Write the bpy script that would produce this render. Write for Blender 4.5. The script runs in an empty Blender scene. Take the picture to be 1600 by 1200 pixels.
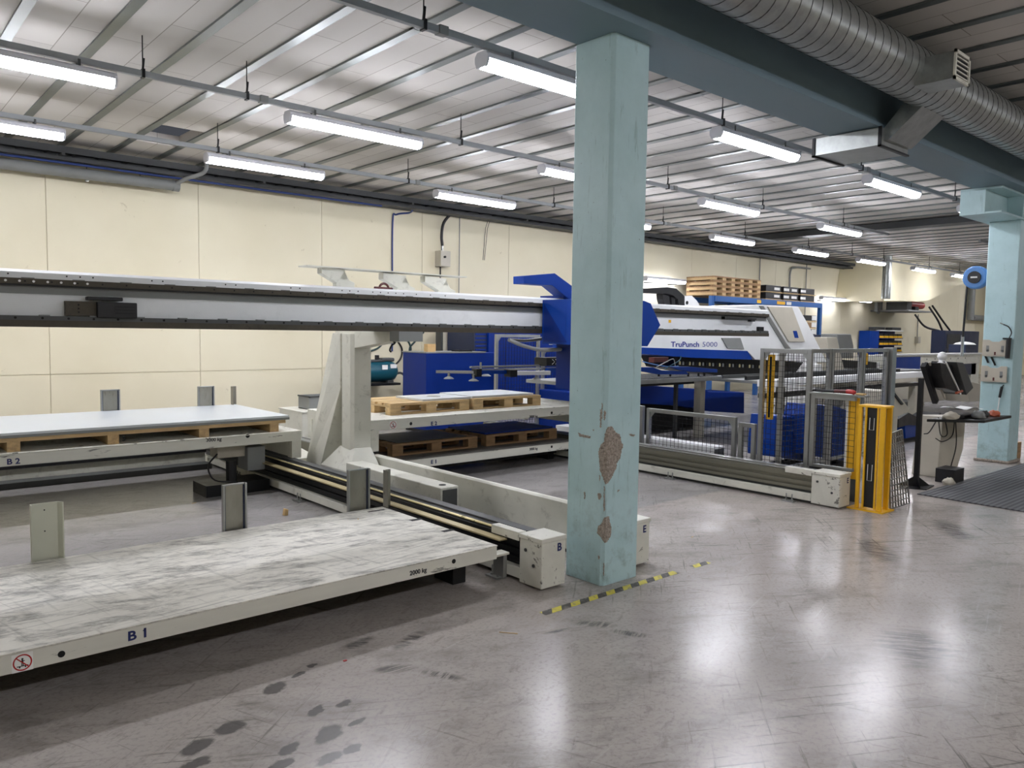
import bpy, bmesh, math, random
from mathutils import Vector, Matrix
random.seed(7)
SC = bpy.context.scene
COL = SC.collection
PI = math.pi

# ------------------------------------------------------------ camera
FPX = 1214.0
CAMZ = 1.6
_a, _p, _r = 0.7192, -0.0672, 0.01466
_fw = Vector((math.sin(_a)*math.cos(_p), math.cos(_a)*math.cos(_p), math.sin(_p)))
_rt = Vector((math.cos(_a), -math.sin(_a), 0))
_up = _rt.cross(_fw)
_R = _rt*math.cos(_r) + _up*math.sin(_r)
_U = -_rt*math.sin(_r) + _up*math.cos(_r)
cd = bpy.data.cameras.new('camera')
cam = bpy.data.objects.new('camera', cd)
COL.objects.link(cam)
m3 = Matrix((_R, _U, -_fw)).transposed()
cam.matrix_world = Matrix.Translation((0, 0, CAMZ)) @ m3.to_4x4()
cd.sensor_fit = 'HORIZONTAL'
cd.sensor_width = 36.0
cd.lens = 36.0*FPX/1600.0
cd.clip_start = 0.05
cd.clip_end = 200
SC.camera = cam

# ------------------------------------------------------------ world, exposure
wd = bpy.data.worlds.new('world')
SC.world = wd
wd.use_nodes = True
wd.node_tree.nodes['Background'].inputs[0].default_value = (0.8, 0.85, 1.0, 1)
wd.node_tree.nodes['Background'].inputs[1].default_value = 0.02
SC.view_settings.view_transform = 'Standard'
SC.view_settings.look = 'None'
SC.view_settings.gamma = 1.0
SC.view_settings.exposure = 1.9
LAMP = 17.0          # strength of every light tube


def at(px, py, ax, v):
    """measured point of the photograph on the plane ax = v, in metres"""
    d = _fw + _R*((px-800)/FPX) + _U*((600-py)/FPX)
    i = 'xyz'.index(ax)
    o = Vector((0, 0, CAMZ))
    return o + d*((v-o[i])/d[i])


# ------------------------------------------------------------ materials
def srgb(c):
    return tuple(((x/255)/12.92 if x/255 <= 0.04045 else ((x/255+0.055)/1.055)**2.4) for x in c) + (1,)


MATS = {}


def nt(name):
    m = bpy.data.materials.new(name)
    m.use_nodes = True
    t = m.node_tree
    b = t.nodes['Principled BSDF']
    return m, t, b


def mixc(t, fac, a, b, mode='MIX'):
    n = t.nodes.new('ShaderNodeMix')
    n.data_type = 'RGBA'
    n.blend_type = mode
    for i, v in ((0, fac), (6, a), (7, b)):
        if hasattr(v, 'is_linked') or isinstance(v, bpy.types.NodeSocket):
            t.links.new(v, n.inputs[i])
        else:
            n.inputs[i].default_value = v
    return n.outputs[2]


def math_n(t, op, a, b=None, c=None, clamp=False):
    n = t.nodes.new('ShaderNodeMath')
    n.operation = op
    n.use_clamp = clamp
    for i, v in enumerate((a, b, c)):
        if v is None:
            continue
        if isinstance(v, bpy.types.NodeSocket):
            t.links.new(v, n.inputs[i])
        else:
            n.inputs[i].default_value = v
    return n.outputs[0]


def coords(t, scale=(1, 1, 1), rot=(0, 0, 0), kind='Object', loc=(0, 0, 0)):
    if kind == 'World':
        c = t.nodes.new('ShaderNodeNewGeometry').outputs['Position']
    else:
        c = t.nodes.new('ShaderNodeTexCoord').outputs['Object']
    if any(rot):
        m0 = t.nodes.new('ShaderNodeMapping')
        m0.inputs['Rotation'].default_value = rot
        t.links.new(c, m0.inputs[0])
        c = m0.outputs[0]
    mp = t.nodes.new('ShaderNodeMapping')
    mp.inputs['Scale'].default_value = scale
    mp.inputs['Location'].default_value = loc
    t.links.new(c, mp.inputs[0])
    return mp.outputs[0]


def noise(t, vec, scale, detail=4, rough=0.55, dist=0.0):
    n = t.nodes.new('ShaderNodeTexNoise')
    n.inputs['Scale'].default_value = scale
    n.inputs['Detail'].default_value = detail
    n.inputs['Roughness'].default_value = rough
    n.inputs['Distortion'].default_value = dist
    t.links.new(vec, n.inputs['Vector'])
    return n.outputs[0]


def ramp(t, fac, lo, hi, a=0.0, b=1.0):
    n = t.nodes.new('ShaderNodeMapRange')
    n.inputs[1].default_value = lo
    n.inputs[2].default_value = hi
    n.inputs[3].default_value = a
    n.inputs[4].default_value = b
    t.links.new(fac, n.inputs[0])
    return n.outputs[0]


def bump(t, b, h, strength=0.2, dist=0.01):
    n = t.nodes.new('ShaderNodeBump')
    n.inputs['Strength'].default_value = strength
    n.inputs['Distance'].default_value = dist
    t.links.new(h, n.inputs['Height'])
    t.links.new(n.outputs[0], b.inputs['Normal'])


def paint(name, col, rough=0.5, metal=0.0, var=0.12, scale=6.0, dirt=0.0, dirtcol=(60, 58, 52), stretch=(1, 1, 1), bmp=0.0, edge=(0.56, 0.70)):
    """painted or plain surface with uneven tone and optional worn, dirty patches"""
    m, t, b = nt(name)
    v = coords(t, stretch)
    n = noise(t, v, scale, 5, 0.6)
    c = srgb(col)
    d = tuple(x*(1-var*2) for x in c[:3]) + (1,)
    l = tuple(min(1, x*(1+var)) for x in c[:3]) + (1,)
    o = mixc(t, ramp(t, n, 0.3, 0.7), d, l)
    if dirt > 0:
        n2 = noise(t, v, scale*2.3, 8, 0.7, 0.4)
        o = mixc(t, math_n(t, 'MULTIPLY', ramp(t, n2, edge[0], edge[1]), dirt), o, srgb(dirtcol))
    t.links.new(o, b.inputs['Base Color'])
    b.inputs['Metallic'].default_value = metal
    t.links.new(ramp(t, n, 0.2, 0.8, max(0.02, rough-0.08), min(1, rough+0.1)), b.inputs['Roughness'])
    if bmp:
        bump(t, b, noise(t, v, scale*8, 4, 0.6), bmp)
    MATS[name] = m
    return m


def emis(name, col, s):
    m, t, b = nt(name)
    b.inputs['Base Color'].default_value = (0.8, 0.8, 0.8, 1)
    b.inputs['Emission Color'].default_value = srgb(col)
    b.inputs['Emission Strength'].default_value = s
    MATS[name] = m
    return m


CREAM = paint('cream_metal', (212, 211, 198), 0.45, 0, 0.05, 3, 0.45, (110, 104, 90))
CREAMW = paint('cream_worn', (214, 213, 201), 0.5, 0, 0.05, 6, 0.85, (74, 70, 62), (1, 1, 1), 0, (0.60, 0.64))
CREAMR = paint('cream_scraped', (212, 211, 199), 0.5, 0, 0.05, 4, 0.8, (58, 56, 52), (.35, 1, 2.2), 0, (0.62, 0.66))
WHITEM = paint('white_metal', (222, 223, 222), 0.42, 0, 0.03, 2)
GIRD = paint('girder_white', (222, 224, 224), 0.45, 0, 0.03, 2, 0.1)
GREYM = paint('grey_metal', (128, 130, 128), 0.5, 0, 0.05, 3)
TRAYM = paint('tray_grey', (52, 54, 55), 0.5, 0.2, 0.06, 5)
DGREY = paint('dark_grey_metal', (74, 76, 75), 0.5, 0.2, 0.08, 5)
RACKM = paint('rack_brown', (72, 66, 55), 0.5, 0.35, 0.12, 9, 0.4, (40, 33, 24))
RAILG = paint('lamp_rail_grey', (146, 150, 152), 0.5, 0.0, 0.05, 4)
BLACK = paint('black_plastic', (20, 20, 22), 0.5, 0, 0.1, 6)
BLACKM = paint('black_metal', (26, 27, 28), 0.4, 0.4, 0.1, 6)
BLUE = paint('machine_blue', (0, 54, 140), 0.4, 0, 0.05, 3)
BLUED = paint('deep_blue', (0, 38, 116), 0.45, 0, 0.06, 3)
NAVY = paint('navy_metal', (24, 36, 66), 0.45, 0, 0.06, 3)
RBLUE = paint('rack_blue', (36, 88, 150), 0.45, 0, 0.06, 3)
SKYB = paint('hose_reel_blue', (80, 130, 190), 0.45, 0, 0.06, 3)
TEAL = paint('compressor_teal', (20, 82, 98), 0.35, 0.1, 0.05, 3)
ALU = paint('aluminium', (158, 160, 158), 0.35, 0.75, 0.06, 8)
ALUO = paint('rail_extrusion', (128, 126, 112), 0.38, 0.6, 0.06, 8, 0, (0, 0, 0), (1, .2, 1))
BRASS = paint('polished_strip', (226, 214, 160), 0.3, 0.5, 0.04, 8)
GALV = paint('galvanised', (166, 170, 168), 0.37, 0.85, 0.12, 9)
YEL = paint('safety_yellow', (232, 178, 22), 0.45, 0, 0.06, 5, 0.15, (120, 90, 20))
RED = paint('red_plastic', (170, 28, 24), 0.45, 0, 0.08, 5)
ORANGE = paint('orange_brown', (176, 90, 60), 0.5, 0, 0.1, 6)
DKRED = paint('dark_red_metal', (84, 26, 22), 0.5, 0, 0.1, 6)
STRIP = paint('ceiling_strip_zinc', (112, 118, 116), 0.36, 0.6, 0.10, 5)
WOOD = paint('pallet_wood', (206, 176, 128), 0.75, 0, 0.16, 5, 0.4, (120, 92, 60), (.6, 5, 5), 0.2)
WOODY = paint('pallet_wood_lengthwise', (198, 168, 122), 0.75, 0, 0.16, 5, 0.4, (120, 92, 60), (5, .6, 5), 0.2)
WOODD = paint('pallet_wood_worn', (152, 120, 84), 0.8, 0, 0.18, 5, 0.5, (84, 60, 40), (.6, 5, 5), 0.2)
CARD = paint('cardboard', (196, 164, 112), 0.8, 0, 0.08, 5)
PAPER = paint('paper', (228, 228, 224), 0.7, 0, 0.03, 5)
STEEL = paint('sheet_steel', (206, 212, 216), 0.37, 0.5, 0.03, 1.5)
PLATE = paint('stake_steel', (150, 148, 138), 0.35, 0.7, 0.12, 6, 0.6, (92, 78, 58), (1, 1, .4))
PLATEP = paint('stake_painted', (198, 200, 184), 0.45, 0.1, 0.04, 3)
NAVYT = paint('navy_lettering', (22, 34, 92), 0.5, 0, 0.02, 3)
GREYT = paint('worn_lettering', (60, 60, 62), 0.6, 0, 0.3, 60)
BLUET = paint('machine_lettering', (18, 40, 130), 0.5, 0, 0.02, 3)
HOSE = paint('grey_hose', (150, 152, 150), 0.5, 0, 0.05, 6)
GREENH = paint('green_hose', (34, 62, 62), 0.5, 0, 0.05, 6)
BPIPE = paint('blue_pipe', (44, 62, 120), 0.4, 0.1, 0.05, 6)
BEIGE = paint('beige_plastic', (186, 180, 164), 0.5, 0, 0.04, 4)
SOFFIT = paint('plaster_cream', (226, 217, 186), 0.75, 0, 0.03, 1)
HOLE = paint('hole_black', (8, 8, 8), 0.8, 0, 0, 3)
CAPW = paint('lamp_plastic', (205, 206, 212), 0.35, 0, 0.03, 3)
TAN = paint('tan_strip', (178, 164, 124), 0.4, 0.4, 0.06, 6)
GRATE = paint('grating_zinc', (128, 128, 124), 0.45, 0.6, 0.08, 6)
for b_m in (BLUE, BLUED):
    b_m.node_tree.nodes['Principled BSDF'].inputs['Specular IOR Level'].default_value = 0.25
LEDM = emis('led_diffuser', (244, 245, 255), LAMP)
LEDW = emis('led_diffuser_dim', (236, 238, 255), LAMP*.3)


def deck_mat():
    m, t, b = nt('scuffed_deck')
    v = coords(t, (1, 1, 1), (0, 0, 0), 'World')
    base = mixc(t, ramp(t, noise(t, v, 1.6, 6, 0.65), 0.35, 0.65), srgb((196, 193, 181)), srgb((226, 223, 211)))
    s1 = noise(t, coords(t, (1.6, 4.2, 1), (0, 0, 0.25), 'World'), 2.4, 11, 0.76, 0.3)
    o = mixc(t, math_n(t, 'MULTIPLY', ramp(t, s1, 0.48, 0.62), 0.8), base, srgb((98, 95, 86)))
    s2 = noise(t, coords(t, (0.8, 26, 1), (0, 0, -0.12), 'World'), 2.0, 6, 0.6, 0.3)
    o = mixc(t, math_n(t, 'MULTIPLY', ramp(t, s2, 0.56, 0.66), 0.4), o, srgb((78, 76, 70)))
    s3 = noise(t, coords(t, (1.2, 20, 1), (0, 0, 1.35), 'World'), 1.8, 6, 0.6, 0.3)
    o = mixc(t, math_n(t, 'MULTIPLY', ramp(t, s3, 0.57, 0.68), 0.35), o, srgb((100, 97, 88)))
    t.links.new(o, b.inputs['Base Color'])
    b.inputs['Roughness'].default_value = 0.5
    bump(t, b, s1, 0.08)
    return m


DECK = deck_mat()


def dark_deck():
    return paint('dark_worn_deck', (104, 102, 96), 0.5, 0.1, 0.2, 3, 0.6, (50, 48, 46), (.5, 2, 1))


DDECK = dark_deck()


def ellipse_mask(t, x, y, cx, cy, rx, ry, ang, soft):
    ca, sa = math.cos(ang), math.sin(ang)
    dx = math_n(t, 'SUBTRACT', x, cx)
    dy = math_n(t, 'SUBTRACT', y, cy)
    u = math_n(t, 'ADD', math_n(t, 'MULTIPLY', dx, ca/rx), math_n(t, 'MULTIPLY', dy, sa/rx))
    w = math_n(t, 'ADD', math_n(t, 'MULTIPLY', dx, -sa/ry), math_n(t, 'MULTIPLY', dy, ca/ry))
    r = math_n(t, 'SQRT', math_n(t, 'ADD', math_n(t, 'MULTIPLY', u, u), math_n(t, 'MULTIPLY', w, w)))
    return ramp(t, r, 1.0, 1.0-soft)


def floor_mat():
    m, t, b = nt('industrial_floor')
    P = coords(t, (1, 1, 1), (0, 0, 0), 'World')
    big = noise(t, P, 0.8, 5, 0.6)
    base = mixc(t, ramp(t, big, 0.3, 0.7), srgb((164, 156, 149)), srgb((184, 176, 169)))
    fine = noise(t, P, 45, 3, 0.6)
    base = mixc(t, math_n(t, 'MULTIPLY', ramp(t, fine, 0.5, 0.75), 0.5), base, srgb((118, 112, 109)))
    # lane floors are painted a bluer grey
    sp = t.nodes.new('ShaderNodeSeparateXYZ')
    t.links.new(P, sp.inputs[0])
    wob = noise(t, P, 3.0, 3, 0.5)
    dx = math_n(t, 'ADD', sp.outputs[0], math_n(t, 'MULTIPLY', math_n(t, 'SUBTRACT', wob, 0.5), 0.10))
    dy = math_n(t, 'ADD', sp.outputs[1], math_n(t, 'MULTIPLY', math_n(t, 'SUBTRACT', noise(t, coords(t, (1, 1, 1), (0, 0, 0), 'World', (9, 4, 0)), 3.0, 3, 0.5), 0.5), 0.10))
    lane = ramp(t, sp.outputs[1], 4.50, 4.56)
    base = mixc(t, math_n(t, 'MULTIPLY', lane, 0.55), base, srgb((136, 137, 138)))
    m1 = noise(t, coords(t, (1, 1.8, 1), (0, 0, 0.6), 'World'), 2.3, 10, 0.72, 0.2)
    base = mixc(t, math_n(t, 'MULTIPLY', ramp(t, m1, 0.50, 0.66), 0.55), base, srgb((122, 117, 112)))
    m2 = noise(t, coords(t, (1, 2.6, 1), (0, 0, -0.5), 'World'), 5.5, 10, 0.75, 0.2)
    base = mixc(t, math_n(t, 'MULTIPLY', ramp(t, m2, 0.56, 0.66), 0.4), base, srgb((104, 100, 96)))
    # long dry scuffs in two directions, gathered in patches
    patch = ramp(t, noise(t, coords(t, (1, 1, 1), (0, 0, 0), 'World', (3, 7, 0)), 0.55, 3, 0.5), 0.42, 0.62)
    for ang, th in ((0.5, 0.57), (-0.7, 0.59), (1.2, 0.60)):
        s = noise(t, coords(t, (0.7, 14, 1), (0, 0, ang), 'World'), 2.2, 7, 0.7, 0.15)
        f = math_n(t, 'MULTIPLY', math_n(t, 'MULTIPLY', ramp(t, s, th, th+0.08), patch), 0.85)
        base = mixc(t, f, base, srgb((98, 94, 91)))
    s = noise(t, coords(t, (0.9, 30, 1), (0, 0, -0.25), 'World'), 1.6, 6, 0.65, 0.1)
    base = mixc(t, math_n(t, 'MULTIPLY', ramp(t, s, 0.60, 0.70), 0.3), base, srgb((206, 200, 196)))
    # worn-through grey spots and scrub marks
    spots = [(430, 1075, .075, .045, .5), (488, 1040, .03, .02, .5), (360, 1137, .07, .05, .2), (308, 1167, .08, .05, .4), (305, 1193, .07, .04, .2),
             (495, 1110, .06, .028, .7), (537, 1099, .045, .025, .4), (512, 1147, .09, .05, .6), (560, 1128, .05, .02, .4), (452, 1170, .06, .035, .5),
             (550, 1170, .05, .03, .3), (440, 1195, .06, .03, .3), (466, 1054, .05, .02, .2), (515, 1185, .07, .035, .2),
             (615, 1045, .13, .06, -.5), (690, 1055, .14, .04, -1.1), (560, 1005, .14, .05, .2), (640, 1000, .18, .05, .4), (930, 975, .14, .06, -.9), (985, 990, .13, .045, -1.1), (880, 985, .20, .03, -.4), (1370, 860, .42, .14, .7), (1430, 1010, .35, .25, .3), (1490, 830, .5, .15, .6)]
    acc = None
    w2 = math_n(t, 'MULTIPLY', math_n(t, 'SUBTRACT', noise(t, P, 16.0, 4, 0.6), 0.5), 0.05)
    ddx = math_n(t, 'ADD', sp.outputs[0], w2)
    ddy = math_n(t, 'SUBTRACT', sp.outputs[1], w2)
    for i, (px, py, rx, ry, an) in enumerate(spots):
        c = at(px, py, 'z', 0)
        e = ellipse_mask(t, ddx, ddy, c.x, c.y, rx, ry, an, 0.25 if i < 14 else 0.6)
        if i >= 14:
            sc = noise(t, coords(t, (1.2, 12, 1), (0, 0, an+0.6), 'World'), 3.0, 8, 0.75, 0.2)
            e = math_n(t, 'MULTIPLY', e, ramp(t, sc, 0.42, 0.54))
        acc = e if acc is None else math_n(t, 'MAXIMUM', acc, e)
    base = mixc(t, math_n(t, 'MULTIPLY', acc, 0.85), base, srgb((80, 78, 76)))
    # sawn joints
    t.links.new(base, b.inputs['Base Color'])
    rn = noise(t, coords(t, (1, 1, 1), (0, 0, 0), 'World', (5, 1, 0)), 1.3, 4, 0.6)
    r = ramp(t, rn, 0.3, 0.7, 0.195, 0.24)
    t.links.new(r, b.inputs['Roughness'])
    b.inputs['Specular IOR Level'].default_value = 0.4
    bump(t, b, noise(t, P, 26, 5, 0.7), 0.05, 0.003)
    return m


def wall_mat():
    m, t, b = nt('painted_concrete_panels')
    P = coords(t, (1, 1, 1), (0, 0, 0), 'World')
    o = mixc(t, ramp(t, noise(t, P, 0.5, 4, 0.5), 0.3, 0.7), srgb((216, 207, 178)), srgb((228, 221, 195)))
    sp = noise(t, P, 7, 5, 0.6)
    o = mixc(t, math_n(t, 'MULTIPLY', ramp(t, sp, 0.69, 0.73), 0.45), o, srgb((176, 164, 132)))
    t.links.new(o, b.inputs['Base Color'])
    b.inputs['Roughness'].default_value = 0.75
    bump(t, b, noise(t, P, 5, 6, 0.7), 0.05, 0.01)
    return m


def ceil_mat():
    m, t, b = nt('ceiling_boards')
    P = coords(t, (1, 1, 1), (0, 0, 0), 'World')
    sx = t.nodes.new('ShaderNodeSeparateXYZ')
    t.links.new(P, sx.inputs[0])
    cmb = t.nodes.new('ShaderNodeCombineXYZ')
    t.links.new(sx.outputs[1], cmb.inputs[0])
    xs = math_n(t, 'ADD', sx.outputs[0], 0.28)
    t.links.new(xs, cmb.inputs[1])
    br = t.nodes.new('ShaderNodeTexBrick')
    br.inputs['Scale'].default_value = 1.0
    br.inputs['Brick Width'].default_value = 1.25
    br.inputs['Row Height'].default_value = 0.622
    br.inputs['Mortar Size'].default_value = 0.004
    br.inputs['Mortar Smooth'].default_value = 0.0
    br.inputs['Color1'].default_value = srgb((200, 196, 190))
    br.inputs['Color2'].default_value = srgb((190, 186, 180))
    br.inputs['Mortar'].default_value = srgb((140, 134, 126))
    t.links.new(cmb.outputs[0], br.inputs['Vector'])
    o = mixc(t, math_n(t, 'MULTIPLY', ramp(t, noise(t, P, 0.9, 5, 0.6), 0.4, 0.8), 0.12), br.outputs[0], srgb((176, 170, 160)))
    t.links.new(o, b.inputs['Base Color'])
    b.inputs['Roughness'].default_value = 0.8
    return m


def pillar_mat():
    m, t, b = nt('pale_blue_paint')
    P = coords(t, (1, 1, 1), (0, 0, 0), 'World')
    o = mixc(t, ramp(t, noise(t, P, 3, 6, 0.65), 0.3, 0.7), srgb((170, 201, 204)), srgb((186, 214, 218)))
    s = noise(t, coords(t, (9, 9, 1), (0, 0, 0), 'World'), 3, 7, 0.7, 0.3)
    o = mixc(t, math_n(t, 'MULTIPLY', ramp(t, s, 0.60, 0.66), 0.35), o, srgb((112, 140, 140)))
    d = noise(t, P, 42, 3, 0.7)
    o = mixc(t, math_n(t, 'MULTIPLY', ramp(t, d, 0.70, 0.74), 0.7), o, srgb((92, 100, 96)))
    # grime near the floor
    z = t.nodes.new('ShaderNodeSeparateXYZ')
    t.links.new(P, z.inputs[0])
    g = math_n(t, 'MULTIPLY', ramp(t, z.outputs[2], 0.75, 0.0), ramp(t, noise(t, P, 9, 7, 0.75), 0.5, 0.65))
    o = mixc(t, math_n(t, 'MULTIPLY', g, 0.5), o, srgb((110, 124, 120)))
    t.links.new(o, b.inputs['Base Color'])
    t.links.new(ramp(t, s, 0.2, 0.8, 0.34, 0.5), b.inputs['Roughness'])
    bump(t, b, noise(t, P, 30, 5, 0.65), 0.25, 0.004)
    return m


def concrete_mat():
    m, t, b = nt('bare_concrete')
    P = coords(t, (1, 1, 1), (0, 0, 0), 'World')
    n = noise(t, P, 60, 5, 0.7)
    o = mixc(t, ramp(t, n, 0.35, 0.65), srgb((122, 112, 102)), srgb((178, 168, 156)))
    t.links.new(o, b.inputs['Base Color'])
    b.inputs['Roughness'].default_value = 0.9
    bump(t, b, n, 0.7, 0.01)
    return m


def tape_mat():
    m, t, b = nt('hazard_tape')
    P = coords(t, (1, 1, 1), (0, 0, 0), 'Object')
    sp = t.nodes.new('ShaderNodeSeparateXYZ')
    t.links.new(P, sp.inputs[0])
    u = math_n(t, 'ADD', sp.outputs[0], math_n(t, 'MULTIPLY', sp.outputs[1], -0.9))
    f = math_n(t, 'FRACT', math_n(t, 'MULTIPLY', u, 1/0.155))
    k = math_n(t, 'GREATER_THAN', f, 0.5)
    w = ramp(t, noise(t, P, 26, 6, 0.7), 0.52, 0.62)
    o = mixc(t, k, srgb((70, 68, 62)), srgb((212, 200, 74)))
    o = mixc(t, math_n(t, 'MULTIPLY', w, 0.8), o, srgb((124, 118, 112)))
    t.links.new(o, b.inputs['Base Color'])
    b.inputs['Roughness'].default_value = 0.6
    return m


def mat_mat():
    m, t, b = nt('ribbed_rubber')
    P = coords(t, (1, 1, 1), (0, 0, 0), 'World')
    w = t.nodes.new('ShaderNodeTexWave')
    w.bands_direction = 'Y'
    w.inputs['Scale'].default_value = 6.0
    t.links.new(P, w.inputs['Vector'])
    o = mixc(t, w.outputs[1], srgb((70, 71, 73)), srgb((106, 107, 109)))
    t.links.new(o, b.inputs['Base Color'])
    b.inputs['Roughness'].default_value = 0.6
    bump(t, b, w.outputs[1], 0.5, 0.01)
    return m


def mesh_mat(name, scale):
    return None


FLOORM, WALLM, CEILM, PILM, CONC, TAPEM, RUBM = floor_mat(), wall_mat(), ceil_mat(), pillar_mat(), concrete_mat(), tape_mat(), mat_mat()
BEAMM = paint('beam_blue_grey', (112, 134, 144), 0.5, 0, 0.05, 2, 0.1, (70, 84, 90), (.3, 1, 1))


# ------------------------------------------------------------ mesh builder
class MB:
    def __init__(s):
        s.v, s.f = [], []

    def add(s, vs, fs):
        o = len(s.v)
        s.v += [tuple(p) for p in vs]
        s.f += [tuple(i+o for i in f) for f in fs]
        return s

    def box(s, x0, x1, y0, y1, z0, z1):
        vs = [(x, y, z) for z in (z0, z1) for y in (y0, y1) for x in (x0, x1)]
        return s.add(vs, [(0, 2, 3, 1), (4, 5, 7, 6), (0, 1, 5, 4), (2, 6, 7, 3), (0, 4, 6, 2), (1, 3, 7, 5)])

    def bar(s, a, b, w, h, up=(0, 0, 1)):
        """rectangular bar from a to b, w sideways, h along up"""
        a, b, up = Vector(a), Vector(b), Vector(up)
        d = (b-a).normalized()
        if abs(d.dot(up)) > 0.98:
            up = Vector((0, 1, 0))
        sd = d.cross(up).normalized()
        u = sd.cross(d)
        vs = [p+sd*i*w/2+u*j*h/2 for p in (a, b) for i, j in ((-1, -1), (1, -1), (1, 1), (-1, 1))]
        return s.add(vs, [(3, 2, 1, 0), (4, 5, 6, 7), (0, 1, 5, 4), (1, 2, 6, 5), (2, 3, 7, 6), (3, 0, 4, 7)])

    def tube(s, pts, r, n=8, closed=False):
        pts = [Vector(p) for p in pts]
        vs, fs = [], []
        nrm = None
        N = len(pts)
        for i, p in enumerate(pts):
            d = (pts[min(i+1, N-1)]-pts[max(i-1, 0)]).normalized()
            if nrm is None:
                nrm = d.orthogonal().normalized()
            else:
                nrm = (nrm-d*nrm.dot(d)).normalized()
            bn = d.cross(nrm)
            rr = r[i] if isinstance(r, (list, tuple)) else r
            for k in range(n):
                a = 2*PI*k/n
                vs.append(p+nrm*math.cos(a)*rr+bn*math.sin(a)*rr)
        for i in range(N-1):
            for k in range(n):
                fs.append((i*n+k, i*n+(k+1) % n, (i+1)*n+(k+1) % n, (i+1)*n+k))
        fs.append(tuple(range(n-1, -1, -1)))
        fs.append(tuple((N-1)*n+k for k in range(n)))
        return s.add(vs, fs)

    def cyl(s, a, b, r, n=20, r2=None):
        return s.tube([a, b], [r, r if r2 is None else r2], n)

    def prism(s, poly, ax, lo, hi):
        """poly = 2D points in the two other axes (in xyz order), extruded along ax"""
        def mk(p, v):
            if ax == 'x':
                return (v, p[0], p[1])
            if ax == 'y':
                return (p[0], v, p[1])
            return (p[0], p[1], v)
        n = len(poly)
        vs = [mk(p, lo) for p in poly]+[mk(p, hi) for p in poly]
        fs = [tuple(range(n)), tuple(range(2*n-1, n-1, -1))]
        fs += [(i, i+n, (i+1) % n+n, (i+1) % n) for i in range(n)]
        return s.add(vs, fs)

    def lathe(s, c, prof, n=16):
        """prof = (r, z) list around vertical axis through c"""
        vs, fs = [], []
        for r, z in prof:
            for k in range(n):
                a = 2*PI*k/n
                vs.append((c[0]+r*math.cos(a), c[1]+r*math.sin(a), c[2]+z))
        for i in range(len(prof)-1):
            for k in range(n):
                fs.append((i*n+k, i*n+(k+1) % n, (i+1)*n+(k+1) % n, (i+1)*n+k))
        fs.append(tuple(range(n-1, -1, -1)))
        fs.append(tuple((len(prof)-1)*n+k for k in range(n)))
        return s.add(vs, fs)

    def build(s, name, m, parent=None, bev=0.0, smooth=False, seg=2):
        base = wloc(parent) if parent is not None else Vector((0, 0, 0))
        me = bpy.data.meshes.new(name)
        if parent is None and s.v:
            xs = [p[0] for p in s.v]
            ys = [p[1] for p in s.v]
            zs = [p[2] for p in s.v]
            base = Vector(((min(xs)+max(xs))/2, (min(ys)+max(ys))/2, min(zs)))
        me.from_pydata([Vector(p)-base for p in s.v], [], s.f)
        bm = bmesh.new()
        bm.from_mesh(me)
        bmesh.ops.recalc_face_normals(bm, faces=bm.faces[:])
        bm.to_mesh(me)
        bm.free()
        me.materials.append(m)
        if smooth:
            for p in me.polygons:
                p.use_smooth = True
        o = bpy.data.objects.new(name, me)
        COL.objects.link(o)
        if parent is not None:
            o.parent = parent
            o['wl'] = list(base)
        else:
            o.location = base
            o['wl'] = list(base)
        if bev:
            b = o.modifiers.new('bevel', 'BEVEL')
            b.width = bev
            b.segments = seg
            b.limit_method = 'ANGLE'
            b.angle_limit = 0.6
        if smooth:
            try:
                o.modifiers.new('auto', 'EDGE_SPLIT').split_angle = 0.7
            except Exception:
                pass
        return o


def wloc(o):
    return Vector(o['wl']) if 'wl' in o.keys() else Vector(o.location)


def thing(name, label, cat, loc=(0, 0, 0), group=None):
    o = bpy.data.objects.new(name, None)
    COL.objects.link(o)
    o.empty_display_size = 0.1
    o.location = loc
    o['wl'] = list(loc)
    o['label'] = label
    o['category'] = cat
    if group:
        o['group'] = group
    return o


def tag(o, label, cat, group=None, kind=None):
    if label:
        o['label'] = label
    if cat:
        o['category'] = cat
    if group:
        o['group'] = group
    if kind:
        o['kind'] = kind
    return o


def struct(o):
    o['kind'] = 'structure'
    return o


def dup(root, loc, label=None, group=None, rz=None):
    r = root.copy()
    COL.objects.link(r)
    r.location = loc
    r['wl'] = list(loc)
    if rz is not None:
        r.rotation_euler = (0, 0, rz)
    if label:
        r['label'] = label
    if group:
        r['group'] = group
    for ch in list(root.children):
        c = ch.copy()
        COL.objects.link(c)
        c.parent = r
        for g in ch.children:
            d = g.copy()
            COL.objects.link(d)
            d.parent = c
    return r


def B(*a):
    return MB().box(*a)


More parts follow.
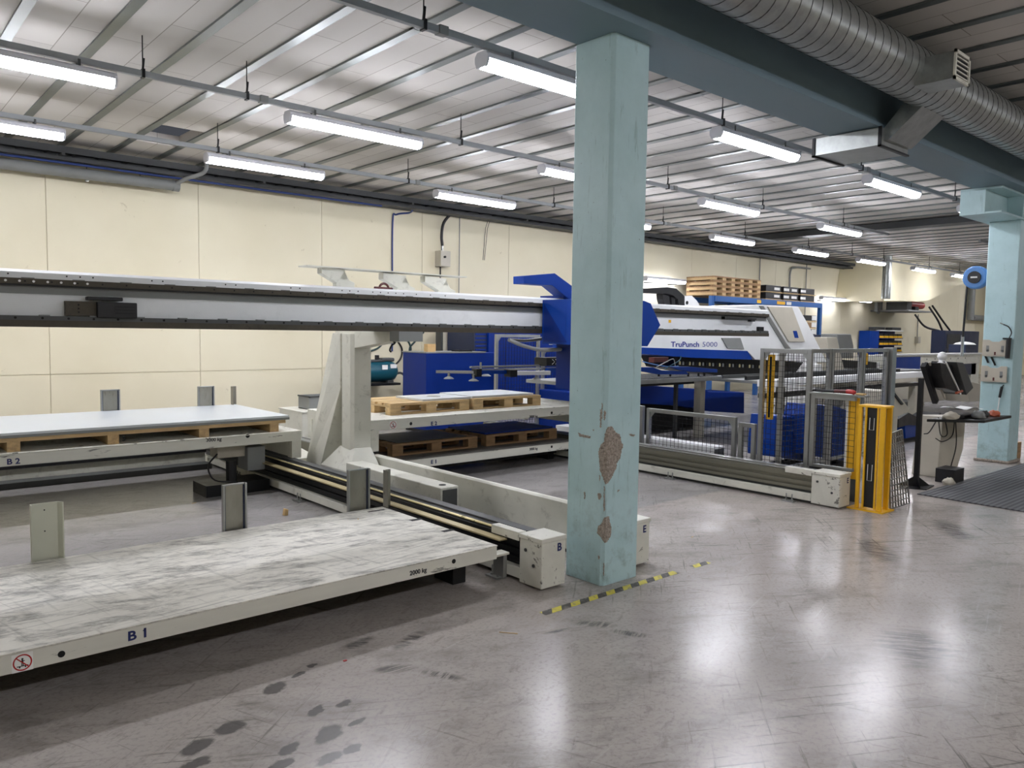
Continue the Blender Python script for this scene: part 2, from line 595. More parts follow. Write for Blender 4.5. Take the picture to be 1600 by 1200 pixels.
def text(s, loc, h, face, m, parent, bold=0.0, name='lettering', sx=1.0, roll=0.0):
    """flat raised lettering; face '-y' reads along +x, '-x' reads along -y"""
    cu = bpy.data.curves.new(name, 'FONT')
    cu.body = s
    cu.size = h/0.72
    cu.extrude = 0.0008
    cu.offset = bold
    cu.resolution_u = 3
    tmp = bpy.data.objects.new('tmp', cu)
    COL.objects.link(tmp)
    dg = bpy.context.evaluated_depsgraph_get()
    me = bpy.data.meshes.new_from_object(tmp.evaluated_get(dg))
    bpy.data.objects.remove(tmp)
    R = Matrix.Rotation(PI/2, 4, 'X')
    if face == '-x':
        R = Matrix.Rotation(-PI/2, 4, 'Z') @ R
    base = wloc(parent)
    me.transform(Matrix.Translation(Vector(loc)-base) @ R @ Matrix.Rotation(roll, 4, 'Z') @ Matrix.Diagonal((sx, 1, 1, 1)))
    me.materials.clear()
    me.materials.append(m)
    if s.endswith(' 1') and face == '-y':
        xm_r = max(v.co.x for v in me.vertices)
        zm_r = max(v.co.z for v in me.vertices)
        yy_r = min(v.co.y for v in me.vertices)
        bm_ = bmesh.new()
        bm_.from_mesh(me)
        fl = [(xm_r-h*.06, zm_r-.0002), (xm_r-h*.34, zm_r-h*.20), (xm_r-h*.34, zm_r-h*.32), (xm_r-h*.06, zm_r-h*.16)]
        bm_.faces.new([bm_.verts.new((a_, yy_r, b_)) for a_, b_ in fl])
        bm_.to_mesh(me)
        bm_.free()
    o = bpy.data.objects.new(name, me)
    COL.objects.link(o)
    o.parent = parent
    o['wl'] = list(base)
    return o


def pts_px(L, ax, v):
    return [at(x, y, ax, v) for x, y in L]


def xz(L, Y):
    """photo outline laid on the plane y = Y, as x, z pairs"""
    return [(p.x, p.z) for p in pts_px(L, 'y', Y)]


def smoothc(P, n=8):
    """Catmull-Rom through points"""
    P = [Vector(p) for p in P]
    Q = [P[0]*2-P[1]]+P+[P[-1]*2-P[-2]]
    out = []
    for i in range(1, len(Q)-2):
        for k in range(n):
            u = k/n
            a, b, c, d = Q[i-1:i+3]
            out.append(0.5*((2*b)+(c-a)*u+(2*a-5*b+4*c-d)*u*u+(3*b-a-3*c+d)*u*u*u))
    out.append(P[-1])
    return out


# ============================================================ THE HALL
WY = 12.5
XE = 40.0
X0, Y0 = -5.0, -7.0
CZ = 4.1
struct(B(X0-.2, XE+.2, Y0-.2, WY+.2, -0.2, 0).build('floor', FLOORM))
# ceiling with one board missing above the left lamps
hx0, hx1, hy0, hy1 = 3.10, 3.74, 10.3, 11.4
mb = MB()
mb.box(X0-.2, hx0, Y0-.2, WY+.2, CZ, CZ+.15)
mb.box(hx1, XE+.2, Y0-.2, WY+.2, CZ, CZ+.15)
mb.box(hx0, hx1, Y0-.2, hy0, CZ, CZ+.15)
mb.box(hx0, hx1, hy1, WY+.2, CZ, CZ+.15)
struct(mb.build('ceiling', CEILM))
struct(B(hx0-.3, hx1+.3, hy0-.3, hy1+.3, CZ+.5, CZ+.55).build('trim_1', WOODD))
mb = MB()
# back wall of tall panels with open joints
xs = [-5.2, 0.2, 2.3, 4.38, 6.49, 8.6, 10.8, 13.0, 15.1, 17.2, 19.3, 21.4, 23.5, 25.6, 27.7, 29.8, 31.9, 34.0, 36.1, 38.2, 40.2]
for a, b in zip(xs[:-1], xs[1:]):
    mb.box(a+.004, b-.004, WY, WY+.2, 0, 0.90)
    mb.box(a+.004, b-.004, WY, WY+.2, 0.908, CZ)
mb.box(-5.2, 40.2, WY+.02, WY+.2, 0, CZ)
struct(mb.build('wall_back', WALLM))
struct(B(XE, XE+.2, Y0, WY, 0, CZ).build('wall_right', WALLM))
struct(B(X0-.2, X0, Y0, WY, 0, CZ).build('wall_left', WALLM))
struct(B(X0, XE, Y0-.2, Y0, 0, CZ).build('wall_front', WALLM))

# galvanised ceiling strips (furring profiles) running to the back wall
k = 2
x = 1.815 - 0.6265*10
GS = 0.6265
while x < XE-0.3:
    m_ = MB()
    off = random.uniform(-1.2, 1.2)
    cuts = [Y0, -3.2+off, 0.8+off, 4.8+off, 8.8+off, WY]
    for i, (a, b) in enumerate(zip(cuts[:-1], cuts[1:])):
        dz = 0.003*(i % 2)
        m_.box(x, x+0.085, a-(0.06 if i else 0), b, CZ-0.018-dz, CZ-0.001-dz*.2)
    o = struct(m_.build('trim_%d' % k, STRIP))
    k += 1
    x += GS

# far corner: boxed-in stair soffit
sp_ = [at(px_, py_, 'y', 10.9) for px_, py_ in ((1389, 423), (1381, 470), (1430, 471), (1452, 469), (1532, 418))]
sp_ = [(q.x, min(q.z, CZ-.004)) for q in sp_]
sp_[0] = (sp_[0][0], CZ-.004)
sp_[-1] = (sp_[-1][0], CZ-.004)
struct(MB().prism(sp_, 'y', 10.9, WY-.01).build('trim_%d' % k, SOFFIT))
k += 1

# ------------------------------------------------------------ beam, pillars, duct
mb = MB()
mb.box(X0+.01, XE-.01, 3.14, 3.50, 3.44, CZ-.03)
mb.box(X0+.01, XE-.01, 3.08, 3.54, 3.415, 3.445)
mb.box(X0+.01, XE-.01, 3.10, 3.52, CZ-.06, CZ-.03)
tag(mb.build('ceiling_beam', BEAMM), 'long blue-grey steel beam carried by the two pale blue pillars', 'beam')

p = thing('pillar', 'large pale blue concrete pillar in the foreground with two spalled patches', 'pillar', (3.78, 3.42, 0))
px0, px1, py0, py1 = 3.612, 3.965, 3.235, 3.575
ch = 0.022
poly = [(px0, py0+ch), (px0+ch, py0), (px1-ch, py0), (px1, py0+ch), (px1, py1-ch), (px1-ch, py1), (px0+ch, py1), (px0, py1-ch)]
MB().prism(poly, 'z', 0, 3.415).build('shaft', PILM, p, 0.003)


def patch(cx, cz, rx, rz, seed, face='y', pl=0.0, n=26, shape=None):
    rnd = random.Random(seed)
    L = []
    for i in range(n):
        a = 2*PI*i/n
        r = 1+rnd.uniform(-.12, .12)
        L.append((cx+rx*r*math.cos(a), cz+rz*r*math.sin(a)))
    return L


# spalled patches wrap over the chamfered corner of the shaft
def skin(px, py, off):
    q = at(px, py, 'y', py0-off)
    if q.x >= px0+ch:
        return q
    # chamfer plane: x + y = px0 + ch + py0 (minus offset)
    d = (at(px, py, 'y', 3.0)-cam.matrix_world.translation)
    o = cam.matrix_world.translation
    kx = (px0+ch+py0-off*1.4-(o.x+o.y))/(d.x+d.y)
    q = o+d*kx
    if q.x >= px0:
        return q
    return at(px, py, 'x', px0-off)


def spall(L, name='spalled_patch'):
    bm = bmesh.new()
    f = bm.faces.new([bm.verts.new((a_, b_, 0)) for a_, b_ in L])
    bmesh.ops.subdivide_edges(bm, edges=bm.edges[:], cuts=2)
    xs1 = [v.co.x for v in bm.verts]
    ys1 = [v.co.y for v in bm.verts]
    for ax_, lo_, hi_ in ((0, min(xs1), max(xs1)), (1, min(ys1), max(ys1))):
        g = lo_+1.5
        while g < hi_:
            co = Vector((g, 0, 0)) if ax_ == 0 else Vector((0, g, 0))
            no = Vector((1, 0, 0)) if ax_ == 0 else Vector((0, 1, 0))
            bmesh.ops.bisect_plane(bm, geom=bm.verts[:]+bm.edges[:]+bm.faces[:], plane_co=co, plane_no=no)
            g += 2.0
    rnd = random.Random(len(L))
    base_ = wloc(p)
    for v in bm.verts:
        edge = any(e.is_boundary for e in v.link_edges)
        jx, jy = (rnd.uniform(-.7, .7), rnd.uniform(-.7, .7)) if edge else (0, 0)
        q = skin(v.co.x+jx, v.co.y+jy, 0.0012 if edge else rnd.uniform(.002, .006))
        v.co = q-base_
    bmesh.ops.recalc_face_normals(bm, faces=bm.faces[:])
    me = bpy.data.meshes.new(name)
    bm.to_mesh(me)
    bm.free()
    me.materials.append(CONC)
    o = bpy.data.objects.new(name, me)
    COL.objects.link(o)
    o.parent = p
    return o


spall([(949, 667), (956, 666), (962, 675), (969, 679), (971, 690), (974, 696), (971, 705), (969, 716), (964, 724), (963, 732), (957, 744), (950, 755), (946, 757), (941, 745), (937, 733), (936, 718), (935, 706), (938, 695), (944, 690), (945, 678)])
spall([(945, 808), (952, 806), (953, 816), (956, 826), (954, 838), (949, 847), (945, 849), (941, 843), (938, 838), (933, 833), (934, 822), (940, 818), (942, 812)])
spall([(903, 675), (908, 678), (923, 682), (922, 685), (905, 682)])
for L_ in ([(937.5, 640), (939.5, 640), (939.5, 668), (937.5, 668)], [(944, 640), (947, 644), (946, 652), (944, 658), (943, 650)], [(943.5, 760), (945, 760), (945, 798), (943, 800)],
           [(940, 630), (941.5, 630), (941, 655), (939.5, 655)], [(936.5, 742), (938, 744), (937, 752), (935.5, 750)], [(934.5, 868), (937, 870), (936, 874), (934, 873)], [(942.5, 880), (944.2, 880), (944, 900), (942.5, 900)],
           [(965, 766), (968, 765), (967, 768), (964, 769)], [(912, 770), (914, 768), (915, 778), (913, 780)], [(983, 678), (992, 679), (991, 682), (984, 681)], [(926, 671), (928, 671), (928, 673), (926, 673)]):
    spall(L_, 'paint_chip')
spall([(934, 770), (939, 771), (940, 776), (937, 781), (934, 778)])

p2 = thing('pillar', 'pale blue pillar at the right carrying tool holders and a steel bracket', 'pillar', (11.5, 3.44, 0))
qx0, qx1, qy0, qy1 = 11.30, 11.68, 3.24, 3.60
poly = [(qx0, qy0), (qx1, qy0), (qx1, qy1), (qx0, qy1)]
MB().prism(poly, 'z', 0, 3.10).build('shaft', PILM, p2, 0.01)
mb = MB()
for z0_, z1_ in ((3.10, 3.125), (3.39, 3.415)):
    mb.box(10.50, 12.6, 3.22, 3.68, z0_, z1_)
mb.box(10.50, 12.6, 3.40, 3.43, 3.12, 3.40)
mb.box(10.50, 10.52, 3.43, 3.68, 3.12, 3.40)
mb.box(11.28, 11.31, 3.22, 3.68, 3.12, 3.40)
mb.box(11.66, 11.69, 3.22, 3.68, 3.12, 3.40)
mb.build('steel_bracket', PILM, p2, 0.003)
mb = MB()
mb.box(qx0-.03, qx1+.03, qy0-.03, qy1+.03, 0, 0.035)
mb.build('crumbled_base', CONC, p2, 0.012)

# duct
DY, DZ, DR = 2.75, 3.73, 0.20
dt = thing('ventilation_duct', 'big spiral-wound galvanised ventilation duct under the ceiling', 'duct', (8, DY, DZ-DR))
mb = MB()
mb.cyl((0.5, DY, DZ), (XE-.3, DY, DZ), DR, 40)
mb.build('duct_pipe', GALV, dt, smooth=True)
mb = MB()
hp = []
pitch = 0.125
turns = int(16/pitch)
for i in range(turns*24):
    a = 2*PI*i/24
    hp.append((3.0+pitch*i/24, DY+(DR+.001)*math.cos(a), DZ+(DR+.001)*math.sin(a)))
mb.tube(hp, 0.0035, 5)
mb.build('spiral_seam', DGREY, dt)
# outlet box with grille on the room side
c1 = at(1497, 108, 'y', 2.36)
vb = MB()
vb.box(c1.x-.14, c1.x+.14, 2.34, 2.62, c1.z-.10, c1.z+.10)
vo = vb.build('outlet_box', GALV, dt)
gm = MB()
for a, b, c, d in ((-.15, .15, .085, .11), (-.15, .15, -.11, -.085), (-.15, -.125, -.11, .11), (.125, .15, -.11, .11)):
    gm.box(c1.x+a, c1.x+b, 2.325, 2.34, c1.z+c, c1.z+d)
for i in range(5):
    gm.box(c1.x-.13, c1.x+.13, 2.33, 2.34, c1.z-.075+i*.034, c1.z-.065+i*.034)
gm.build('grille', CREAM, vo)
B(c1.x-.125, c1.x+.125, 2.338, 2.339, c1.z-.085, c1.z+.085).build('grille_opening', HOLE, vo)
# branch that drops under the beam
bx0, bx1 = 6.86, 7.42
mb = MB()
mb.prism([(2.72, 3.56), (3.02, 3.30), (3.06, 3.30), (3.06, 3.41), (2.86, 3.64)], 'x', bx0+.06, bx1-.02)
br_ = mb.build('branch_elbow', GALV, dt)
B(bx0, bx1, 3.06, 3.66, 3.255, 3.405).build('branch_box', GALV, dt)
mb = MB()
mb.box(bx0-.012, bx0+.0, 3.052, 3.08, 3.24, 3.412)
mb.box(bx0-.012, bx1+.01, 3.052, 3.08, 3.24, 3.256)
mb.build('branch_flange', BLACKM, dt)
mb = MB()
mb.box(bx0-.012, bx1+.01, 3.655, 3.68, 3.24, 3.256)
mb.box(bx0-.012, bx0+.0, 3.655, 3.68, 3.24, 3.412)
mb.build('branch_flange', BLACKM, dt)

# ------------------------------------------------------------ lamp rails and lamps
RAILS = {1: (4.74, 3.78, 1.0, 13.9), 2: (7.30, 3.78, -3.5, 16.9), 3: (9.72, 3.78, -3.5, 33.0)}
names = {1: 'nearest the blue beam', 2: 'in the middle of the hall', 3: 'nearest the cream back wall'}
railobj = {}
for r_, (y, z, xa, xb) in RAILS.items():
    t_ = thing('lamp_rail', 'grey steel lamp rail on hangers, the one '+names[r_], 'lamp rail', (4, y, z), 'lamp rails')
    mb = MB()
    mb.box(xa, xb, y-.022, y+.022, z-.03, z+.0)
    mb.box(xa, xb, y-.022, y-.016, z+.0001, z+.02)
    mb.box(xa, xb, y+.016, y+.022, z+.0001, z+.02)
    mb.build('channel', RAILG, t_)
    hx = {1: (3.26, 6.97, 10.1, 13.3), 2: (-.6, 2.1, 3.02, 5.55, 9.4, 12.0, 14.9), 3: (1.0, 3.65, 6.43, 9.4, 12.4, 15.3, 18.1, 20.4, 22.3, 25.5, 28)}[r_]
    for h in hx:
        hm = MB()
        hm.cyl((h, y, z), (h, y, CZ), 0.005, 6)
        hm.box(h-.012, h+.012, y-.03, y+.03, z-.04, z+.035)
        hm.bar((h, y, z+.03), (h+.01, y, z+.13), .016, .014)
        hm.build('hanger', BLACKM, t_)
    # junction connectors
    for h in hx[::2]:
        B(h+.12, h+.20, y-.035, y+.035, z-.035, z+.03).build('junction_box', GREYM, t_, .004)


def lamp_proto(L, label, led=None, grp='lamps on the rails', hang=True):
    t_ = thing('ceiling_lamp', label, 'lamp', (0, 0, 0), grp)
    mb = MB()
    mb.prism([(-.075, -.025), (.075, -.025), (.07, .012), (.04, .034), (-.04, .034), (-.07, .012)], 'x', 0.02, L-.02)
    mb.build('housing', CAPW, t_)
    mb = MB()
    mb.prism([(-.072, -.025), (-.072, -.045), (-.05, -.082), (-.012, -.092), (-.004, -.078), (.004, -.078), (.012, -.092), (.05, -.082), (.072, -.045), (.072, -.025)], 'x', 0.02, L-.02)
    mb.build('diffuser', led or LEDM, t_)
    for a in (0, L-.02):
        MB().prism([(-.078, -.04), (-.055, -.085), (.055, -.085), (.078, -.04), (.078, .0), (.05, .032), (-.05, .032), (-.078, .0)], 'x', a, a+.02).build('end_cap', CAPW, t_)
    if hang:
        for a in (.28, L-.28):
            mb = MB()
            mb.box(a-.01, a+.01, -.045, -.039, .02, .085)
            mb.box(a-.01, a+.01, .039, .045, .02, .085)
            mb.box(a-.01, a+.01, -.045, .045, .022, .028)
            mb.build('clip', DGREY, t_)
    return t_


LL = 1.56
lamp_defs = [
    (1, [3.79, 6.87, 10.28, 13.6], ['bright lamp left of the big blue pillar on the near rail', 'lamp on the near rail just right of the big blue pillar', 'lamp on the near rail below the galvanised branch duct', 'lamp on the near rail half hidden by the bracket of the right pillar']),
    (2, [0.32, 3.42, 6.83, 10.25, 14.0], ['upper lamp at the left edge of the photo on the middle rail', 'lamp on the middle rail above the girder shelf brackets', 'lamp on the middle rail cut by the left side of the blue pillar', 'first lamp on the middle rail right of the blue pillar', 'last lamp on the middle rail at its free end']),
    (3, [0.42, 3.5, 6.92, 10.4, 14.05, 17.45, 20.75, 24.3], ['lower lamp at the left edge of the photo on the back rail', 'lamp on the back rail beside the missing ceiling board', 'lamp on the back rail above the grey wall switch box', 'lamp on the back rail hidden behind the blue pillar', 'first lamp on the back rail right of the blue pillar', 'lamp on the back rail above the stacked pallets on the rack', 'lamp on the back rail above the two wall strip lights', 'farthest lamp on the back rail near the cream soffit']),
]
first = None
for r_, XS, LB in lamp_defs:
    y, z = RAILS[r_][0], RAILS[r_][1]
    for x_, lb in zip(XS, LB):
        if first is None:
            first = lamp_proto(LL, lb)
            first.location = (x_, y, z-.09)
        else:
            dup(first, (x_, y, z-.09), lb)
for i, (x_, r_) in enumerate(((-3.2, 2), (-3.2, 3), (27.4, 3))):  # the two left of the view are unseen, added for their light
    dup(first, (x_, RAILS[r_][0], RAILS[r_][1]-.09), ['lamp on the middle rail beyond the left edge of the photo', 'lamp on the back rail beyond the left edge of the photo', 'lamp on the back rail behind the cream soffit slope'][i])
# unseen fill lamps added behind the camera to brighten the front faces
for i, (x_, y_) in enumerate(((-3.5, -2.6), (-.5, -2.6), (2.5, -2.6), (5.5, -2.6), (8.5, -2.6), (12.5, -2.6), (17, -2.6))):
    dup(first, (x_, y_, 3.93), 'aisle lamp behind the photographer, '+['first', 'second', 'third', 'fourth', 'fifth', 'sixth', 'seventh'][i]+' from the left', 'lamps of the near aisle')
for i, x_ in enumerate((20, 26, 32, 36)):  # unseen lamps added to brighten the dim far end
    dup(first, (x_, 1.4, 3.93), 'far lamp hidden right of the right pillar, '+['nearest', 'second', 'third', 'farthest'][i], 'lamps of the far aisle')
for i, (x_, y_) in enumerate(((24.0, 7.3), (31.0, 7.3), (32.0, 9.72), (36.0, 9.72))):  # more added lamps out of sight, lighting the wall around the soffit
    dup(first, (x_, y_, 3.93), ('nearer lamp of the middle row', 'farther lamp of the middle row', 'nearer lamp of the back row', 'farther lamp of the back row')[i]+' hidden behind the right pillar', 'lamps of the far aisle')
# wall strip lights hung lower at the back wall
wl = None
for (px, py, lb) in ((1008, 436, 'strip light on the back wall just right of the pillar above the punch machine'), (1283, 466, 'left one of two strip lights low on the far back wall'), (1327, 468, 'right one of two strip lights low on the far back wall')):
    c = at(px, py, 'y', 12.2)
    if wl is None:
        wl = lamp_proto(LL, lb, LEDW, 'strip lights on the back wall', False)
        for a in (.3, LL-.3):
            MB().cyl((a, 0, -.10), (a, .28, -.10), .012, 8).build('wall_arm', DGREY, wl)
        wl.location = (c.x, 12.2, c.z+.04)
    else:
        dup(wl, (c.x, 12.2, c.z+.04), lb)

# ------------------------------------------------------------ services along the back wall
tr = thing('cable_tray', 'long dark cable tray running along the top of the cream back wall', 'cable tray', (4, 12.15, 3.95))
mb = MB()
mb.box(X0+.1, 28.3, 11.98, 12.0, 3.91, 4.0)
mb.build('side_rail', TRAYM, tr)
B(X0+.1, 28.3, 12.30, 12.32, 3.91, 4.0).build('side_rail', TRAYM, tr)
for i in range(84):
    xx = 0.6+i*.33
    B(xx, xx+.03, 12.0, 12.30, 3.935, 3.95).build('rung', TRAYM, tr)
tl = thing('cable_tray', 'second dark cable tray hanging just below the upper one on the back wall', 'cable tray', (4, 12.15, 3.82))
B(X0+.1, 28.0, 12.04, 12.06, 3.825, 3.875).build('side_rail', TRAYM, tl)
B(X0+.1, 28.0, 12.06, 12.34, 3.83, 3.84).build('tray_floor', TRAYM, tl)
B(X0+.1, 28.0, 12.34, 12.36, 3.825, 3.875).build('side_rail', TRAYM, tl)
mb = MB()
for i in range(5):
    mb.tube([(X0+.1, 12.05+i*.05, 3.963+.006*(i % 2)), (28.2, 12.05+i*.05, 3.963+.006*(i % 2))], .011, 6)
tag(mb.build('cable_bundle', BLACK), 'bundle of black cables lying in the wall cable tray', 'cables', kind='stuff')
mb = MB()
for i, xx in enumerate((2.4, 5.2, 8.0, 10.8, 13.6, 16.4, 19.2, 22, 25)):
    bk = B(xx, xx+.04, 11.95, WY-.002, 3.878, 3.908).build('wall_bracket', DGREY)
    tag(bk, 'dark bracket under the wall cable tray, '+('first', 'second', 'third', 'fourth', 'fifth', 'sixth', 'seventh', 'eighth', 'ninth')[i]+' from the left', 'bracket', 'cable tray brackets')

pp = MB().tube([(X0+.1, 12.10, 3.80), (7.45, 12.10, 3.80)], .016, 8)
tag(pp.build('air_pipe', BPIPE, smooth=True), 'thin blue air pipe along the back wall left of the down pipe', 'pipe')
a = at(617, 345, 'y', 12.40)
mb = MB().tube(smoothc([(8.1, 12.10, 3.79), (a.x+.25, 12.30, 3.78), (a.x+.06, 12.44, 3.74), (a.x, 12.475, 3.60), (a.x, 12.475, 2.2), (a.x, 12.475, 1.2)], 6), .017, 8)
tag(mb.build('air_pipe', BPIPE, smooth=True), 'blue pipe bending down the back wall behind the girder shelf', 'pipe')
mb = MB().tube([(X0+.1, 12.20, 3.70), (3.93, 12.20, 3.70)], .075, 20)
tp = thing('drain_pipe', 'thick grey pipe under the tray at the upper left, ending with a cap', 'pipe', (1, 12.2, 3.62))
mb.build('pipe', GREYM, tp, smooth=True)
MB().cyl((3.90, 12.20, 3.70), (3.99, 12.20, 3.70), .083, 20).build('end_cap', GREYM, tp)
mb = MB().tube(smoothc([(3.93, 12.16, 3.72), (4.05, 12.0, 3.80), (4.25, 11.85, 3.90), (4.28, 11.84, 4.08)], 4), .03, 10)
mb.build('upturned_branch', GREYM, tp, smooth=True)
for px in (135, 218):
    c = at(px, 282, 'y', 12.3)
    t_ = thing('pipe_clamp', 'small clamp hanging under the thick grey pipe, '+('left one' if px == 135 else 'right one near the cap'), 'clamp', (c.x, 12.3, c.z), 'pipe clamps')
    B(c.x-.02, c.x+.02, 12.24, 12.3, c.z-.02, c.z+.02).build('clamp_body', ALU, t_)
    MB().cyl((c.x, 12.27, c.z), (c.x, 12.27, 3.90), .005, 6).build('rod', BLACKM, t_)

# power switch box
c0, c1 = at(689, 391, 'y', 12.3), at(704, 417, 'y', 12.3)
sb = thing('switch_box', 'grey wall switch box with a black knob above the girder shelf', 'switch box', (c0.x, 12.4, c1.z))
B(c0.x, c1.x, 12.30, WY-.001, c1.z, c0.z).build('enclosure', BEIGE, sb, .006)
MB().cyl(((c0.x+c1.x)/2-.03, 12.30, (c0.z+c1.z)/2+.03), ((c0.x+c1.x)/2-.03, 12.27, (c0.z+c1.z)/2+.03), .022, 14).build('knob', BLACK, sb)
xm = (c0.x+c1.x)/2
MB().box(xm-.03, xm+.0, 12.38, 12.42, c0.z, c0.z+.12).build('cable_gland', ALU, sb)
mb = MB().tube(smoothc([(xm-.01, 12.40, c0.z+.1), (xm-.03, 12.40, c0.z+.3), (xm+.02, 12.40, c0.z+.55), (xm+.2, 12.35, 3.93)], 6), .028, 10)
mb.build('supply_cable', BLACK, sb, smooth=True)
MB().cyl((xm-.04, 12.42, c1.z), (xm-.04, 12.42, 1.3), .014, 8).build('lower_cable', BLACK, sb)
for px, lb, zb in ((718, 'thin vertical conduit on the back wall right of the switch box', 1.2), (1187, 'thin conduit on the back wall behind the pallet rack', 1.0), (1260, 'thin conduit dropping behind the rack top right', 1.0)):
    c = at(px, 360 if px < 1000 else 430, 'y', 12.46)
    tag(MB().cyl((c.x, 12.46, zb), (c.x, 12.46, 3.9), .009 if px < 1000 else .014, 8).build('conduit', GREYM), lb, 'conduit')
c = at(761, 345, 'y', 12.4)
lo = at(760, 406, 'y', 12.4)
t_ = thing('pull_cord', 'hanging cord loop on the back wall left of the pillar', 'cord', (c.x, 12.4, lo.z))
MB().tube([(c.x-.02, 12.31, 3.92), (c.x-.02, 12.42, 3.7), (c.x-.02, 12.493, lo.z), (c.x+.02, 12.493, lo.z), (c.x+.03, 12.42, 3.7), (c.x+.03, 12.31, 3.92)], .006, 6).build('cord', DGREY, t_)
c = at(1235, 420, 'y', 12.42)
tag(MB().tube(smoothc([(c.x+1.2, 12.42, 3.72), (c.x+.3, 12.42, 3.70), (c.x, 12.42, 3.55), (c.x, 12.42, 2.9)], 5), .03, 8).build('conduit', GREYM, smooth=True), 'bent pipe coming down behind the black stacked crates', 'pipe')

# ------------------------------------------------------------ shuttle lanes
def end_block(x0, x1, y0, y1, zt, label, letter):
    t_ = thing('rail_end_block', label, 'end block', ((x0+x1)/2, (y0+y1)/2, 0), 'rail end blocks')
    B(x0, x1, y0, y1, 0.012, zt-.0225).build('housing', CREAMW, t_, .006)
    MB().box(x0-.008, x1+.005, y0-.006, y1, zt-.022, zt+.006).build('cover_lip', CREAMW, t_, .004)
    MB().box(x0-.010, x0+.055, y1, y1+.27, zt-.006, zt+.010).box(x0-.010, x0-.002, y1, y1+.27, zt-.045, zt-.006).build('cover_tongue', CREAMW, t_, .002)
    for yy, zz in ((y1-.06, zt-.09), (y0+.07, zt-.175)):
        MB().cyl((x0-.006, yy, zz), (x0+.002, yy, zz), .011, 12).build('bolt', DGREY, t_)
    text(letter, (x1-.075, y0-.0015, zt-.088), .05, '-y', NAVYT, t_, .002)
    return t_


end_block(3.245, 3.452, 3.405, 3.61, .322, 'cream rail end block lettered B beside the big blue pillar', 'B')
end_block(4.035, 4.245, 3.37, 3.60, .318, 'cream rail end block half hidden behind the big blue pillar', 'E')
end_block(6.975, 7.19, 3.345, 3.62, .318, 'scuffed cream rail end block beside the yellow post guard', 'E')


def rail(name, label, x0, x1, ya, yb, dark, facing, gx=None):
    t_ = thing('guide_rail', label, 'rail', ((x0+x1)/2, (ya+yb)/2, 0), 'guide rails')
    s = 1 if facing == '-x' else -1
    xf = x0 if s == 1 else x1
    # foot beam
    B(min(xf, xf+s*.05), max(xf, xf+s*.05), ya, yb, 0.03, 0.10).build('foot_beam', CREAM, t_, .004)
    m_ = BLACKM if dark else ALUO
    # grooved profile
    pr = [(0.03, .125), (0.03, .155), (0.045, .16), (0.045, .175), (0.022, .18), (0.022, .21), (0.04, .215), (.04, .235), (.018, .24), (.018, .285), (.03, .29), (.03, .30), (.19, .30), (.19, .125)]
    poly = [(xf+s*a, z) for a, z in pr]
    MB().prism(poly, 'y', ya, yb).build('profile', m_, t_)
    gm_ = BRASS if dark else ALU
    B(min(xf+s*.025, xf+s*.05), max(xf+s*.025, xf+s*.05), ya, yb, .300, .306).build('running_strip', gm_, t_)
    B(min(xf+s*.11, xf+s*.19), max(xf+s*.11, xf+s*.19), ya, yb, .30, .312).build('top_cover', ALU if not dark else DGREY, t_)
    B(min(xf+s*.06, xf+s*.18), max(xf+s*.06, xf+s*.18), ya, yb, 0.0, .125).build('base_beam', DGREY, t_)
    y = ya+.2
    while y < yb:
        f_ = MB()
        f_.box(min(xf-s*.07, xf), max(xf-s*.07, xf), y-.06, y+.06, 0, .012)
        fo = f_.build('foot_plate', ALU, t_)
        for dy in (-.03, .03):
            MB().tube([(xf-s*.035, y+dy, .012), (xf-s*.035, y+dy, .022), (xf-s*.035, y+dy, .0221), (xf-s*.035, y+dy, .075)], [.014, .014, .006, .006], 8).build('anchor_bolt', ALU, fo)
        y += 1.42
    return t_


rail('guide_rail', 'black guide rail with a pale running strip between the B shuttle and the tower', 3.25, 3.44, 3.61, 9.3, True, '-x')
rail('guide_rail', 'bare aluminium guide rail leading to the end block by the yellow guard', 6.97, 7.16, 3.62, 8.6, False, '-x')
rail('guide_rail', 'guide rail of the E lane hidden behind the cream side plate', 4.06, 4.25, 3.60, 8.6, False, '+x')
rail('guide_rail', 'guide rail of the B lane beyond the left edge of the photo', -.13, .06, 3.61, 9.3, True, '+x')
# tall cream side plate along the E lane
pl = MB()
pl.prism([(4.0, .02), (4.0, .355), (4.015, .37), (4.045, .37), (4.045, .355), (4.03, .35), (4.03, .02)], 'y', 3.62, 6.63)
t_ = thing('side_plate', 'long cream side plate standing along the lane between tower and pillar', 'plate', (4.0, 5.1, 0))
pl.build('plate', CREAM, t_, .003)
B(3.99, 4.03, 3.62, 6.63, 0.0, .02).build('foot_strip', DGREY, t_)
tag(B(3.17, 3.235, 3.72, 9.0, .262, .272).build('guide_strip', TAN), 'tan strip along the inner side of the black guide rail', 'strip')

# B1 table
FY, BY_, ZT = 3.60, 4.93, .285


